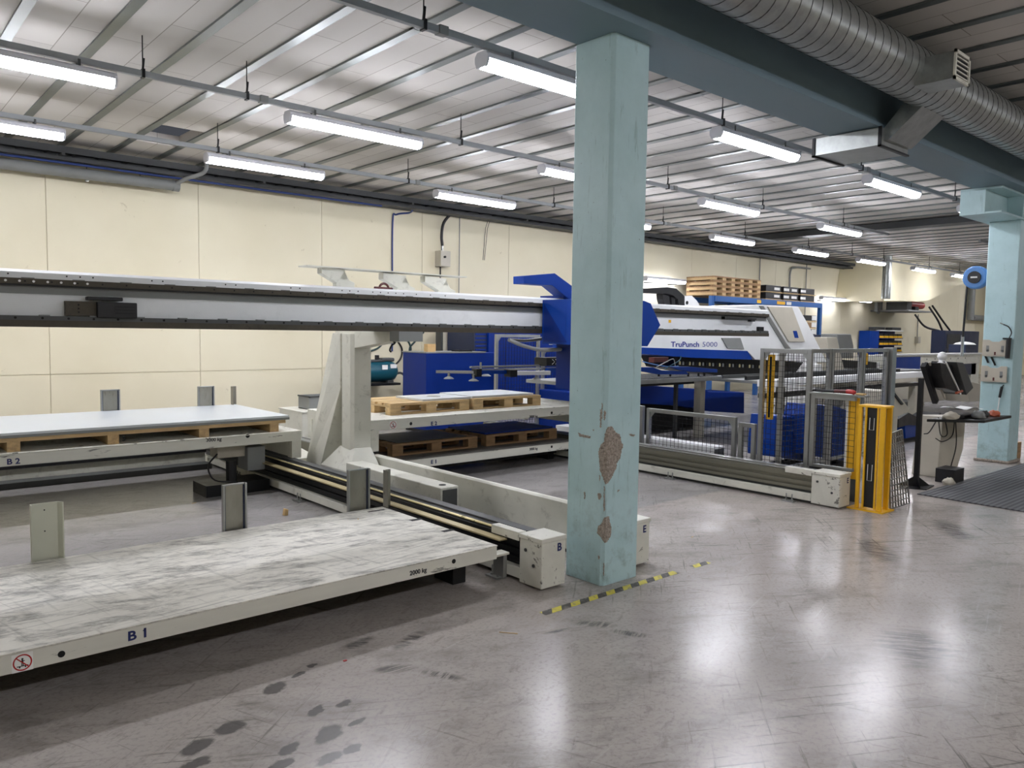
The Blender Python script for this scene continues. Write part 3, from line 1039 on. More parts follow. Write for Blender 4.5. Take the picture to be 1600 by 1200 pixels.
def shuttle(label, x0, x1, y0, y1, zt, h, deckm, grp, legs=None, legz=0.0):
    t_ = thing('shuttle_table', label, 'shuttle table', ((x0+x1)/2, (y0+y1)/2, max(0, zt-h)), grp)
    if legs:
        for xl in legs:
            B(xl[0], xl[1], y0, y0+.10, legz, zt-h+.002).build('leg', CREAM, t_, .004)
            B(xl[0], xl[1], y1-.10, y1, legz, zt-h+.002).build('leg', CREAM, t_, .004)
            B(xl[0]+.01, xl[1]-.01, y0+.10, y1-.10, zt-h-.16, zt-h).build('end_rail', CREAM, t_)
    B(x0, x1, y0, y0+.05, zt-h, zt-.008).build('front_rail', CREAMR, t_, .004)
    B(x0, x1, y1-.05, y1, zt-h, zt-.008).build('rear_rail', CREAM, t_, .004)
    B(x0, x0+.05, y0+.05, y1-.05, zt-h, zt-.008).build('side_rail', CREAM, t_)
    B(x1-.05, x1, y0+.05, y1-.05, zt-h, zt-.008).build('side_rail', CREAM, t_)
    B(x0-.002, x1+.002, y0-.004, y1+.002, zt-.008, zt).build('deck', deckm, t_, .003)
    return t_


def no_step(t_, x, y, z, r):
    """round prohibition sign: nobody may ride on the table"""
    B(x-r*1.1, x+r*1.1, y-.001, y, z-r*1.1, z+r*1.1).build('sticker', PAPER, t_)
    n = 28
    vs, fs = [], []
    for k in range(n):
        a = 2*PI*k/n
        for rr in (r, r*.84):
            vs.append((x+rr*math.cos(a), y-.0016, z+rr*math.sin(a)))
    for k in range(n):
        j = (k+1) % n
        fs.append((2*k, 2*j, 2*j+1, 2*k+1))
    m_ = MB().add(vs, fs)
    m_.bar((x-r*.62, y-.0018, z+r*.62), (x+r*.62, y-.0018, z-r*.62), .0006, r*.13, (1, 0, 1))
    m_.build('red_ring', RED, t_)
    f_ = MB()
    f_.cyl((x, y-.0013, z+r*.42), (x, y-.0017, z+r*.42), r*.12, 10)
    f_.box(x-r*.1, x+r*.1, y-.0017, y-.0013, z-r*.12, z+r*.3)
    f_.box(x-r*.12, x-r*.02, y-.0017, y-.0013, z-r*.38, z-r*.1)
    f_.box(x+r*.02, x+r*.12, y-.0017, y-.0013, z-r*.38, z-r*.1)
    f_.box(x-r*.26, x+r*.26, y-.0017, y-.0013, z+r*.14, z+r*.22)
    f_.box(x-r*.6, x+r*.6, y-.0017, y-.0013, z-r*.48, z-r*.38)
    f_.cyl((x-r*.3, y-.0013, z-r*.56), (x-r*.3, y-.0017, z-r*.56), r*.09, 8)
    f_.cyl((x+r*.3, y-.0013, z-r*.56), (x+r*.3, y-.0017, z-r*.56), r*.09, 8)
    f_.build('pictogram', BLACK, t_)


def hole(t_, x, y, z, r):
    MB().cyl((x, y-.0012, z), (x, y+.001, z), r, 18).build('round_hole', HOLE, t_)


b1 = shuttle('low scuffed shuttle table marked B1 in the left foreground', .09, 3.05, FY, BY_, ZT, .088, DECK, 'shuttle tables')
# underside gear keeps the dark gap below
B(.2, 2.95, 3.9, 4.7, .10, .197).build('undercarriage', BLACKM, b1)
for x_ in (.12, 2.95):
    for y_ in (3.95, 4.62):
        B(x_-.05, x_+.05, y_-.1, y_+.1, 0, .197).build('wheel_carrier', BLACKM, b1)
c = at(212, 1003, 'y', FY)
text('B 1', (at(199, 1005, 'y', FY).x, FY-.0015, .222), .042, '-y', NAVYT, b1, .0015, sx=1.15)
no_step(b1, at(35, 1036, 'y', FY).x, FY-.001, .235, .034)
for px, py in ((96, 1022), (709, 877)):
    c = at(px, py, 'y', FY)
    hole(b1, c.x, FY, c.z, .014)
c = at(640, 896, 'y', FY)
text('2000 kg', (c.x, FY-.0015, c.z-.012), .026, '-y', GREYT, b1, .001)
for px, py in ((700, 829), (650, 812)):
    c = at(px, py, 'z', ZT)
    B(c.x-.045, c.x+.045, c.y-.022, c.y+.022, ZT-.001, ZT+.0007).build('deck_slot', HOLE, b1)
c = at(588, 798, 'z', ZT)
B(c.x-.07, c.x+.07, c.y-.012, c.y+.012, ZT-.001, ZT+.0007).build('deck_slot', HOLE, b1)
B(3.05, 3.17, 3.62, 3.70, .20, .215).build('corner_bracket', CREAM, b1, .003)
B(3.12, 3.15, 3.62, 3.72, .06, .20).build('corner_bracket', ALU, b1, .003)


def stake(t_, x0, x1, y, z0, z1, metal, flange=True, angle=False):
    """folded sheet stake standing on the rear edge of a table"""
    m_ = MB()
    if angle:
        m_.box(x0, x0+.006, y-.06, y, z0, z1)
        m_.box(x0, x1, y, y+.006, z0, z1)
        m_.build('corner_stake', PLATE, t_)
        return
    if metal:
        m_.box(x0+.02, x1-.02, y, y+.008, z0, z1-.012)
        o = m_.build('stake', PLATE, t_)
        e = MB()
        e.box(x0, x0+.014, y-.02, y+.012, z0, z1)
        e.box(x1-.014, x1, y-.02, y+.012, z0, z1)
        e.box(x0, x1, y-.004, y+.012, z1-.012, z1)
        e.build('stake_edging', ALU, o, .003)
        e = MB()
        e.box(x0+.014, x0+.022, y-.004, y+.006, z0, z1-.012)
        e.box(x1-.022, x1-.014, y-.004, y+.006, z0, z1-.012)
        e.build('stake_groove', NAVY, o)
    else:
        m_.prism([(x0, y-.035), (x0+.006, y-.035), (x0+.006, y), (x1-.026, y), (x1-.006, y-.03), (x1, y-.03), (x1-.022, y+.006), (x0, y+.006)], 'z', z0, z1)
        o = m_.build('stake', PLATEP, t_)
        for zz in (.1, .22):
            MB().cyl((x0+.07, y-.0015, z1-zz+.06), (x0+.07, y+.001, z1-zz+.06), .004, 8).build('stake_hole', HOLE, o)


stake(b1, .795, .955, 4.95, .10, .605, False)
stake(b1, 1.865, 2.025, 4.96, .10, .585, True)
stake(b1, 2.785, 2.965, 4.98, .10, .58, True)
stake(b1, 3.06, 3.12, 4.93, .285, .56, True, angle=True)

# B2 table with the long sheet on its pallet
b2 = shuttle('raised cream shuttle table marked B2 carrying a long sheet stack', -.15, 3.50, 7.18, 8.62, .585, .10, CREAMW, 'shuttle tables', ((-.15, -.06), (3.40, 3.50)), .315)
text('B 2', (at(10, 716, 'y', 7.18).x, 7.18-.0015, .497), .045, '-y', NAVYT, b2, .0015, sx=1.1)
c = at(387, 681, 'y', 7.18)
hole(b2, c.x, 7.18, c.z, .02)
c = at(322, 688, 'y', 7.18)
text('3000 kg', (c.x, 7.1785, c.z-.014), .032, '-y', GREYT, b2, .001)
stake(b2, 2.02, 2.20, 8.6, .50, .955, True)
stake(b2, 2.98, 3.16, 8.6, .50, .955, True)
stake(b2, 3.34, 3.40, 8.58, .585, .945, True, angle=True)
# gear beneath B2
t_ = thing('drive_unit', 'dark motor drive unit tucked under the B2 table beside the black rail', 'motor', (3.0, 7.6, .1))
B(3.02, 3.2, 7.35, 7.6, .20, .44).build('motor_housing', GREYM, t_, .01)
B(2.75, 3.05, 7.42, 7.62, .34, .45).build('gearbox', BEIGE, t_, .01)
MB().cyl((2.86, 7.36, .12), (2.86, 7.36, .32), .05, 14).build('coupling', BLACK, t_)
B(2.6, 3.22, 7.3, 7.66, 0.0, .11).build('mount_plate', BLACKM, t_)
MB().tube(smoothc([(2.72, 7.34, .40), (2.62, 7.3, .30), (2.68, 7.3, .16), (2.9, 7.3, .12)], 5), .008, 6).build('cable', BLACK, t_)
t_ = thing('cross_beam', 'pale cross beam on the floor beneath the B2 table', 'beam', (1.5, 9.2, 0))
B(-.1, 3.2, 9.0, 9.1, .02, .30).build('beam', CREAM, t_, .004)
B(-.1, 3.2, 8.97, 8.995, .17, .20).build('black_rod', BLACK, t_)
B(-.1, 3.2, 8.80, 8.99, 0, .06).build('base_channel', DGREY, t_)

t_ = thing('long_pallet', 'very long low wooden pallet on the B2 table', 'pallet', (1.5, 7.9, .585))
XA, XB_ = -.9, 3.36
B(XA, XB_, 7.235, 7.33, .665, .70).build('edge_board', WOOD, t_)
for y_ in (7.9, 8.4):
    B(XA, XB_, y_, y_+.09, .665, .70).build('deck_board', WOOD, t_)
for i, x_ in enumerate((3.20, 2.52, 1.75, 1.02, .3, -.45)):
    o = B(x_, x_+.09, 7.24, 8.4, .585, .665).build('bearer', WOODY, t_)
c = at(192, 683, 'y', 7.24)
text('3', (c.x-.01, 7.2385, .605), .045, '-y', BLACKM, t_, .001)
t_ = thing('sheet_stack', 'long bright sheet metal stack on the pallet of the B2 table', 'sheet metal', (1.5, 7.9, .70))
B(XA-.02, XB_+.03, 7.215, 8.58, .702, .742).build('sheets', STEEL, t_, .002)
B(XA-.02, XB_+.03, 7.21, 7.22, .70, .722).build('edge_angle', GREYM, t_)


# EUR pallets
def euro(label, loc, L=1.05, W=.75, Hh=.125, wm=WOOD, wy=WOODY, grp='wooden pallets on the E tables'):
    x0, y0, z0 = loc
    t_ = thing('wooden_pallet', label, 'pallet', (x0+L/2, y0+W/2, z0), grp)
    a = .018
    bh = Hh-3.4*a
    for i in range(3):
        yy = y0+i*(W-.10)/2
        B(x0, x0+L, yy, yy+.10, z0, z0+a).build('skid', wm, t_, .002)
        for j in range(3):
            xx = x0+j*(L-.135)/2
            B(xx, xx+.135, yy, yy+.10, z0+a, z0+a+bh).build('block', wm, t_, .002)
    for j in range(3):
        xx = x0+j*(L-.135)/2
        B(xx, xx+.135, y0, y0+W, z0+a+bh, z0+2*a+bh).build('cross_board', wy, t_)
    for i, (u, w_) in enumerate(((0, .13), (.17, .09), (.31, .13), (.49, .09), (.62, .13))):
        yy = y0+u*W/.75
        B(x0, x0+L, yy, yy+w_*W/.75, z0+2*a+bh, z0+Hh).build('deck_board', wm, t_, .002)
    return t_


EZ = .70
E2X0, E2X1, E2Y0, E2Y1 = 4.0, 7.28, 6.68, 8.05
e2 = shuttle('raised cream shuttle table marked E2 carrying two wooden pallets', E2X0, E2X1, E2Y0, E2Y1, EZ, .105, CREAMW, 'shuttle tables', ((4.0, 4.09), (7.19, 7.28)), .385)
text('E 2', (at(673, 663, 'y', E2Y0).x, E2Y0-.0015, at(673, 663, 'y', E2Y0).z-.012), .04, '-y', NAVYT, e2, .0015, sx=1.15)
c = at(614, 664, 'y', E2Y0)
no_step(e2, c.x, E2Y0-.001, c.z, .036)
for px, py in ((642, 662), (862, 645)):
    c = at(px, py, 'y', E2Y0)
    hole(e2, c.x, E2Y0, c.z, .017)
c = at(827, 651, 'y', E2Y0)
text('3000 kg', (c.x, E2Y0-.0015, c.z-.016), .03, '-y', GREYT, e2, .001)
for xl in ((4.0, 4.09), (7.19, 7.28)):
    B(xl[0]-.003, xl[1]+.003, E2Y0-.003, E2Y0+.103, .372, .386).build('rubber_foot', BLACK, e2)
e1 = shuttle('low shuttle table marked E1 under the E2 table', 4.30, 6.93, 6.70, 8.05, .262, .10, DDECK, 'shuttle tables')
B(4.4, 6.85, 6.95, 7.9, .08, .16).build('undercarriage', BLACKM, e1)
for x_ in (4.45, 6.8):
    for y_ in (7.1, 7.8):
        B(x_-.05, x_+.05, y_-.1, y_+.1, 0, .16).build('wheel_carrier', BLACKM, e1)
text('E 1', (at(673, 724, 'y', 6.70).x, 6.6985, .19), .04, '-y', NAVYT, e1, .0015, sx=1.15)
c = at(827, 702, 'y', 6.70)
text('3000 kg', (c.x, 6.6985, c.z-.014), .03, '-y', GREYT, e1, .001)
c = at(862, 698, 'y', 6.70)
hole(e1, c.x, 6.70, c.z, .016)

euro('pale wooden pallet on the left of the E2 table, half covered by a plate', (4.40, 6.96, EZ))
euro('pale wooden pallet on the right of the E2 table under a long sheet', (5.52, 6.96, EZ))
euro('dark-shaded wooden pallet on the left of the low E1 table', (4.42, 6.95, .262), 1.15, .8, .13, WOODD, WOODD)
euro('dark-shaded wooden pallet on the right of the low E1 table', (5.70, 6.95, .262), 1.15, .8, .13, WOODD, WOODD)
t_ = thing('metal_plate', 'grey metal plate with a round cut-out on the left pallet of E2', 'metal plate', (5.15, 7.3, EZ+.125))
m_ = MB()
X_, Y_, Z_ = 5.17, 7.27, EZ+.126
n = 24
outer, inner = [], []
for k_ in range(n):
    a_ = 2*PI*k_/n
    ca, sa = math.cos(a_), math.sin(a_)
    f_ = 1/max(abs(ca), abs(sa))
    outer.append((ca*f_*.33, sa*f_*.27))
    inner.append((ca*.085, sa*.085))
vs = [(X_+q[0], Y_+q[1], z) for z in (Z_, Z_+.022) for q in outer+inner]
fs = []
for k_ in range(n):
    j = (k_+1) % n
    fs += [(2*n+k_, 2*n+j, 3*n+j, 3*n+k_), (k_, j, n+j, n+k_), (k_, j, 2*n+j, 2*n+k_), (n+k_, n+j, 3*n+j, 3*n+k_)]
m_.add(vs, fs)
m_.build('plate', STEEL, t_)
tag(B(5.54, 6.50, 7.02, 7.66, EZ+.126, EZ+.150).build('sheet_stack', STEEL, None, .002), 'flat sheet metal stack on the right pallet of the E2 table', 'sheet metal')
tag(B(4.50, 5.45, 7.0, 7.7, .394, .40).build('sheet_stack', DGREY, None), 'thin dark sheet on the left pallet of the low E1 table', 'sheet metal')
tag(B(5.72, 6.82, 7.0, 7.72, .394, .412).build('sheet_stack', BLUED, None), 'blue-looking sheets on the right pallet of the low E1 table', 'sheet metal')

# ------------------------------------------------------------ tower with base and girder
tw = thing('portal_tower', 'cream steel tower standing between the lanes and holding the girder', 'tower', (3.85, 6.9, 0))
ym, yb_ = 6.60, 6.84
post = MB()
post.prism([(3.78, 6.62), (3.95, 6.60), (3.95, 6.86), (3.78, 6.86), (3.755, 6.82), (3.755, 6.66)], 'z', .42, 1.56)
post.build('post', CREAM, tw, .004)
m_ = MB()
m_.add([(3.78, 6.60, .45), (3.95, 6.60, .45), (3.95, 6.86, .45), (3.755, 6.86, .45),
        (3.62, 6.45, .26), (3.97, 6.45, .26), (3.97, 7.0, .26), (3.62, 7.0, .26),
        (3.62, 6.45, .0), (3.97, 6.45, .0), (3.97, 7.0, .0), (3.62, 7.0, .0)],
       [(0, 1, 2, 3), (0, 4, 5, 1), (1, 5, 6, 2), (2, 6, 7, 3), (3, 7, 4, 0), (4, 8, 9, 5), (5, 9, 10, 6), (6, 10, 11, 7), (7, 11, 8, 4), (8, 11, 10, 9)])
m_.build('flared_foot', CREAM, tw, .004)
m_ = MB()
m_.add([(3.76, 6.86, 1.56), (3.9, 6.86, 1.56), (3.9, 7.02, 1.56), (3.76, 7.02, 1.56),
        (3.62, 7.12, .02), (3.86, 7.12, .02), (3.86, 7.42, .02), (3.62, 7.42, .02),
        (3.76, 6.86, 1.02), (3.9, 6.86, 1.02)],
       [(0, 1, 2, 3), (0, 8, 9, 1), (8, 4, 5, 9), (1, 9, 5, 6, 2), (2, 6, 7, 3), (3, 7, 4, 8, 0), (4, 7, 6, 5)])
m_.build('rear_brace', CREAM, tw, .003)
m_ = MB()
m_.prism([(5.78, 1.585), (7.0, 1.585), (7.0, 1.38), (6.62, 1.42), (5.98, 1.50), (5.78, 1.525)], 'x', 3.78, 3.93)
m_.build('top_arm', CREAM, tw, .004)
B(3.72, 3.97, 5.75, 5.9, 1.50, 1.588).build('end_pad', GREYM, tw)
B(3.62, 3.80, 4.98, 6.5, .10, .345).build('base_beam', CREAM, tw, .008)
B(3.64, 3.78, 4.972, 4.985, .12, .325).build('beam_opening', DGREY, tw)
c = at(682, 753, 'z', .346)
MB().cyl((3.71, 5.08, .344), (3.71, 5.08, .347), .03, 16).build('lifting_hole', HOLE, tw)
for y_ in (5.1, 6.2):
    B(3.60, 3.82, y_, y_+.12, 0, .10).build('floor_pad', DGREY, tw)
m_ = MB()
m_.prism([(7.42, 0), (8.6, 0), (8.6, .40), (7.42, .26)], 'x', 3.56, 3.80)
m_.build('sloped_gusset', CREAM, tw)
t_ = thing('hook', 'dark cable hook under the pad of the tower arm', 'hook', (3.85, 5.85, 1.3))
q0 = at(616, 532, 'x', 3.85)
q = [at(px, py, 'y', q0.y) for px, py in ((617, 531), (617, 536), (612, 540), (609, 547), (611, 550))]
MB().tube(smoothc(q, 4), .008, 6).build('hook_wire', BLACKM, t_)
MB().cyl((q0.x, q0.y, q0.z), (q0.x, q0.y, q0.z-.02), .013, 8).build('hook_nut', BLACKM, t_)

GY = 6.0
gd = thing('girder', 'long white gantry girder with dark toothed racks crossing the photo', 'girder', (4, GY+.15, 1.59))
gxa, gxb = -2.5, 10.12
B(gxa, gxb, GY+.035, GY+.30, 1.625, 1.945).build('web', GIRD, gd)
m_ = MB().prism([(GY-.005, 1.90), (GY-.005, 1.945), (GY+.03, 1.965), (GY+.32, 1.965), (GY+.32, 1.90)], 'x', gxa, gxb)
m_.build('top_flange', GIRD, gd)
B(gxa, gxb, GY-.012, GY+.036, 1.868, 1.905).build('upper_rack', RACKM, gd)
B(gxa, gxb, GY-.002, GY+.036, 1.856, 1.868).build('upper_rail', BLACKM, gd)
B(gxa, gxb, GY+.028, GY+.037, 1.805, 1.857).build('grey_band', GREYM, gd)
B(gxa, gxb, GY-.012, GY+.05, 1.630, 1.660).build('lower_rail', DGREY, gd)
B(gxa, gxb, GY-.02, GY+.28, 1.585, 1.630).build('lower_rack', RACKM, gd)
m_ = MB()
xx = .6
i = 0
while xx < 10.0:
    m_.cyl((xx, GY-.0135, 1.645), (xx, GY-.011, 1.645), .0085, 8)
    m_.cyl((xx+.06, GY-.0135, 1.886), (xx+.06, GY-.011, 1.886), .006, 8)
    xx += .155
m_.build('rail_bolt_heads', HOLE, gd)['kind'] = 'stuff'
m_ = MB()
xx = .65
while xx < 10.0:
    m_.box(xx, xx+.075, GY-.010, GY+.02, 1.902, 1.911)
    m_.box(xx+.1, xx+.16, GY-.008, GY+.03, 1.658, 1.667)
    xx += .30
m_.build('rail_clamps', GREYM, gd)['kind'] = 'stuff'
m_ = MB()
for px, py in ((12, 422), (104, 433), (125, 435), (145, 436), (237, 441), (254, 442), (352, 447), (368, 448), (454, 453), (468, 454), (534, 457), (546, 457), (559, 458), (582, 459), (594, 460), (606, 461), (618, 462), (630, 462), (650, 463), (672, 464), (695, 465)):
    c = at(px, py, 'y', GY)
    m_.cyl((c.x, GY-.007, 1.930), (c.x, GY+.01, 1.930), .0055, 8)
m_.build('flange_holes', HOLE, gd)['kind'] = 'stuff'
# white dots on the plain part of the upper rail at left
m_ = MB()
for px in (8, 30, 52, 74, 95, 116, 136):
    c = at(px, 438+px*.045, 'y', GY)
    m_.cyl((c.x, GY-.0150, 1.886), (c.x, GY-.012, 1.886), .008, 10)
m_.build('pale_bolt_caps', PAPER, gd)
# black slider block on the girder face
sl = thing('sensor_slider', 'black sensor slider block bolted to the white girder face at left', 'slider', (1.6, GY, 1.70))
xa_, xb_, xc_ = at(102, 480, 'y', GY).x, at(150, 480, 'y', GY).x, at(212, 480, 'y', GY).x
B(xa_, xb_+.02, GY-.004, GY+.036, 1.665, 1.765).build('mount_plate', RACKM, sl)
B(xb_, xc_, GY-.04, GY+.03, 1.655, 1.765).build('slider_body', BLACK, sl, .006)
B(xb_-.06, xc_-.09, GY-.03, GY+.03, 1.775, 1.80).build('upper_slider', BLACK, sl, .005)
for i in range(3):
    MB().cyl((xa_+.08, GY-.006, 1.69+i*.025), (xa_+.08, GY-.002, 1.69+i*.025), .006, 8).build('screw', HOLE, sl)
    B(xb_+.11, xc_-.02, GY-.044, GY-.038, 1.685+i*.022, 1.692+i*.022).build('rib', BLACKM, sl)
# yellow label right of the column
c = at(1047, 502, 'y', GY+.03)
B(c.x-.025, c.x+.025, GY+.033, GY+.0345, c.z-.018, c.z+.018).build('yellow_label', YEL, gd)
c = at(1186, 514, 'y', GY+.03)
B(c.x-.06, c.x+.06, GY-.01, GY+.034, c.z-.035, c.z+.03).build('end_block', BLACKM, gd)
sl2 = thing('sensor_slider', 'thin black sensor slider near the right end of the girder', 'slider', (9.4, GY, 1.80))
xa_, xb_ = at(1130, 500, 'y', GY).x, at(1180, 500, 'y', GY).x
B(xa_, xb_, GY-.02, GY+.03, 1.815, 1.835).build('slider_arm', BLACK, sl2)
B(xb_-.14, xb_-.05, GY-.03, GY+.03, 1.79, 1.815).build('slider_body', BLACK, sl2)
B(xa_, xa_+.06, GY-.028, GY+.03, 1.81, 1.845).build('slider_head', BLACK, sl2)

# brackets with a shelf strip on top of the girder
sh = thing('cable_shelf', 'cream cable shelf on three folded brackets on top of the girder', 'shelf', (4, 6.3, 1.965))
Ysh = 6.25
a_, b_ = at(471, 416, 'y', Ysh), at(719, 437, 'y', Ysh)
B(a_.x, b_.x, Ysh-.11, Ysh+.06, a_.z-.004, a_.z+.006).build('shelf_strip', CREAM, sh)
for ox, oy in ((0, 0), (96, 9.5), (161, 14.5)):
    sc_ = (1, .97, .93)[(ox > 0)+(ox > 100)]
    P_ = [(498, 417), (535, 422), (543, 438), (551.5, 442), (551.5, 453), (523, 452), (522, 442), (498, 427)]
    m_ = MB().prism(xz([(498+ox+(x_-498)*sc_, 417+oy+(y_-417)*sc_) for x_, y_ in P_], Ysh), 'y', Ysh-.03, Ysh+.03)
    m_.build('folded_bracket', CREAM, sh, .003)
    P_ = [(498, 417), (535, 422), (522, 442), (498, 427)]
    MB().prism(xz([(498+ox+(x_-498)*sc_, 417+oy+(y_-417)*sc_) for x_, y_ in P_], Ysh-.035), 'y', Ysh-.09, Ysh-.035).build('side_web', CREAM, sh)
c = at(600, 452, 'y', 6.12)
t_ = thing('shackle', 'small dark red lifting shackle lying on top of the girder', 'shackle', (c.x, 6.12, 1.965))
MB().tube(smoothc([(c.x-.05, 6.12, 1.975), (c.x-.035, 6.12, 2.005), (c.x, 6.12, 2.02), (c.x+.035, 6.12, 2.005), (c.x+.05, 6.12, 1.975)], 4), .011, 8).build('bow', DKRED, t_)
MB().cyl((c.x-.11, 6.10, 1.976), (c.x+.09, 6.13, 1.976), .012, 8).build('pin', DKRED, t_)

# carriage
cg = thing('gantry_carriage', 'blue gantry carriage on the girder partly behind the big pillar', 'carriage', (6.2, 5.7, 1.2))
hexo = [(5.64, 1.94)]+xz([(1007, 470), (1017, 474), (1032, 508), (1012, 541)], 5.36)+[(5.64, 1.475)]
MB().prism(hexo, 'y', 5.36, 5.62).build('front_cover', BLUE, cg, .004)
B(5.642, 6.62, 5.6205, 5.975, 1.477, 1.938).build('side_housing', BLUE, cg, .002)
MB().add([(5.6395, 5.95, 1.90), (5.6395, 5.60, 1.50), (5.6395, 5.95, 1.50)], [(0, 1, 2)]).build('side_panel', BLUED, cg)  # darker triangle colours a slanted reflection onto the blue side
B(5.85, 6.4, 5.62, 5.97, 1.0, 1.4765).build('lower_housing', BLUED, cg, .004)
arm = xz([(819, 431), (867, 427), (905, 455), (905, 480), (886, 465), (863, 446), (819, 443)], 5.95)
MB().prism(arm, 'y', 5.95, 6.12).build('hooked_arm', BLUE, cg, .003)
B(5.95, 6.35, 5.97, 6.34, 1.97, 2.0).build('roller_plate', BLUED, cg)
MB().tube(smoothc(pts_px([(795, 531), (820, 541), (850, 547), (885, 545)], 'y', 5.9), 5), .02, 10).build('air_hose', HOSE, cg, smooth=True)
MB().tube(smoothc(pts_px([(795, 531), (825, 532), (860, 527)], 'y', 6.3), 5), .018, 10).build('air_hose', HOSE, cg, smooth=True)
# energy chain on girder, right of column
t_ = thing('cable_chain', 'black cable chain arching above the girder right of the pillar', 'cable chain', (7.5, 6.15, 1.97))
P_ = [(940, 456), (1005, 453), (1035, 451), (1050, 452), (1059, 462), (1061, 477)]
inner_ = [(1056, 478), (1044, 478), (1036, 470), (1031, 461), (1005, 458), (940, 461)]
MB().prism(xz([(940, 450), (1005, 451), (1036, 449), (1050, 451), (1063, 463), (1063, 478), (1054, 478), (1052, 468), (1045, 462), (1036, 459), (1005, 458), (940, 458)], 6.15), 'y', 6.08, 6.22).build('chain_outer', BLACK, t_, .004)
MB().prism(xz([(1030, 459), (1041, 463), (1042, 478), (1034, 478), (1031, 468)], 6.15), 'y', 6.10, 6.20).build('chain_inner', BLACK, t_, .004)
MB().prism(xz([(1044, 464), (1050, 466), (1050, 478), (1045, 478)], 6.15), 'y', 6.10, 6.20).build('chain_link', BLACK, t_)
t_ = thing('white_cover', 'white machine cover with a round emblem behind the cable chain', 'cover', (8.5, 7.95, 1.9))
MB().prism(xz([(1056, 463), (1078, 462), (1086, 470), (1092, 480), (1092, 479.5), (1056, 479)], 7.95), 'y', 7.91, 8.2).build('cover', WHITEM, t_, .004)
c = at(1074, 473, 'y', 7.9)
MB().cyl((c.x, 7.90, c.z), (c.x, 7.912, c.z), .030, 18).build('round_emblem', BLACK, t_)

# gripper frame hanging from the carriage
gr = thing('suction_gripper', 'suction gripper frame with cups hovering above the E2 pallets', 'gripper', (6.3, 7.0, 1.05))
YG = 6.9
def gx(px):
    return at(px, 577, 'y', YG).x
ZG = at(800, 577, 'y', YG).z
MB().bar((gx(752), YG, ZG), (gx(905), YG, ZG), .03, .025).build('main_bar', ALU, gr)
MB().bar((gx(745), YG+.12, ZG+.03), (gx(905), YG+.12, ZG+.03), .03, .02).build('rear_bar', GREYM, gr)
MB().bar((gx(702), YG+.25, ZG-.02), (gx(742), YG-.05, ZG-.02), .035, .03).build('cross_arm', ALU, gr)
MB().bar((gx(742), YG-.05, ZG-.02), (gx(800), YG-.05, ZG-.03), .03, .04).build('blue_arm', BLUE, gr)
m_ = MB().bar((gx(796), YG-.1, ZG-.04), (gx(850), YG-.1, ZG-.05), .04, .05)
m_.build('white_arm', WHITEM, gr, .006)
MB().bar((gx(850), YG-.05, ZG-.02), (gx(905), YG-.05, ZG-.02), .05, .05).build('blue_arm', BLUE, gr)
B(gx(737), gx(745), YG-.09, YG+.0, ZG-.07, ZG+.02).build('clamp_block', BLACKM, gr)
B(gx(786), gx(797), YG-.13, YG-.02, ZG-.08, ZG+.0).build('clamp_block', BLACKM, gr)
MB().cyl((gx(751), YG, ZG), (gx(751), YG, ZG+.09), .012, 10).build('fitting', ALU, gr)
for px, dy, dz in ((714, .15, -.10), (736, -.05, -.12), (768, .1, -.08), (829, -.1, -.13), (867, -.1, -.11), (818, .2, -.09)):
    g_ = MB()
    xx, yy = gx(px), YG+dy
    g_.lathe((xx, yy, ZG+dz), [(.055, 0), (.06, .006), (.035, .022), (.015, .03), (.012, .08), (.005, .081)], 16)
    g_.build('suction_cup', GREYM, gr)
vb_ = B(gx(852), gx(905), YG-.02, YG+.2, ZG+.03, ZG+.13).build('valve_block', BLACKM, gr)
for i in range(4):
    MB().tube([(gx(860+i*5), YG-.03, ZG+.11), (gx(864+i*5), YG-.03, ZG+.08), (gx(860+i*5), YG-.03, ZG+.05)], .004, 5).build('white_tube', PAPER, vb_)

# second half of the gripper right of the column over the punching table
t_ = thing('gripper_arm', 'blue two-pronged gripper arm with hoses right of the big pillar', 'gripper', (8.2, 6.6, 1.1))
Yq = 6.7
for L_ in ([(1003, 574), (1020, 574), (1035, 579), (1072, 580), (1076, 585), (1030, 585), (1003, 580)], [(1050, 573), (1078, 573), (1121, 577), (1121, 582), (1080, 581), (1060, 578)]):
    MB().prism(xz(L_, Yq), 'y', Yq, Yq+.08).build('prong', BLUE, t_, .003)
for px in (1033, 1051, 1079, 1095, 1104):
    c = at(px, 585, 'y', Yq)
    MB().cyl((c.x, Yq+.04, c.z-.03), (c.x, Yq+.04, c.z+.02), .016, 10).build('suction_cup', BLACK, t_)
for i, L_ in enumerate(([(1025, 574), (1040, 566), (1052, 561), (1055, 572)], [(1038, 577), (1050, 570), (1062, 563), (1064, 556)], [(1004, 565), (1025, 570), (1045, 573), (1060, 572)])):
    MB().tube(smoothc(pts_px(L_, 'y', Yq+.05*i), 5), .007, 6).build('hose', (HOSE, TEAL, SKYB)[i], t_)
B(at(1018, 560, 'y', 6.9).x, at(1040, 560, 'y', 6.9).x, 6.85, 6.95, 1.20, 1.27).build('valve_block', DKRED, t_)

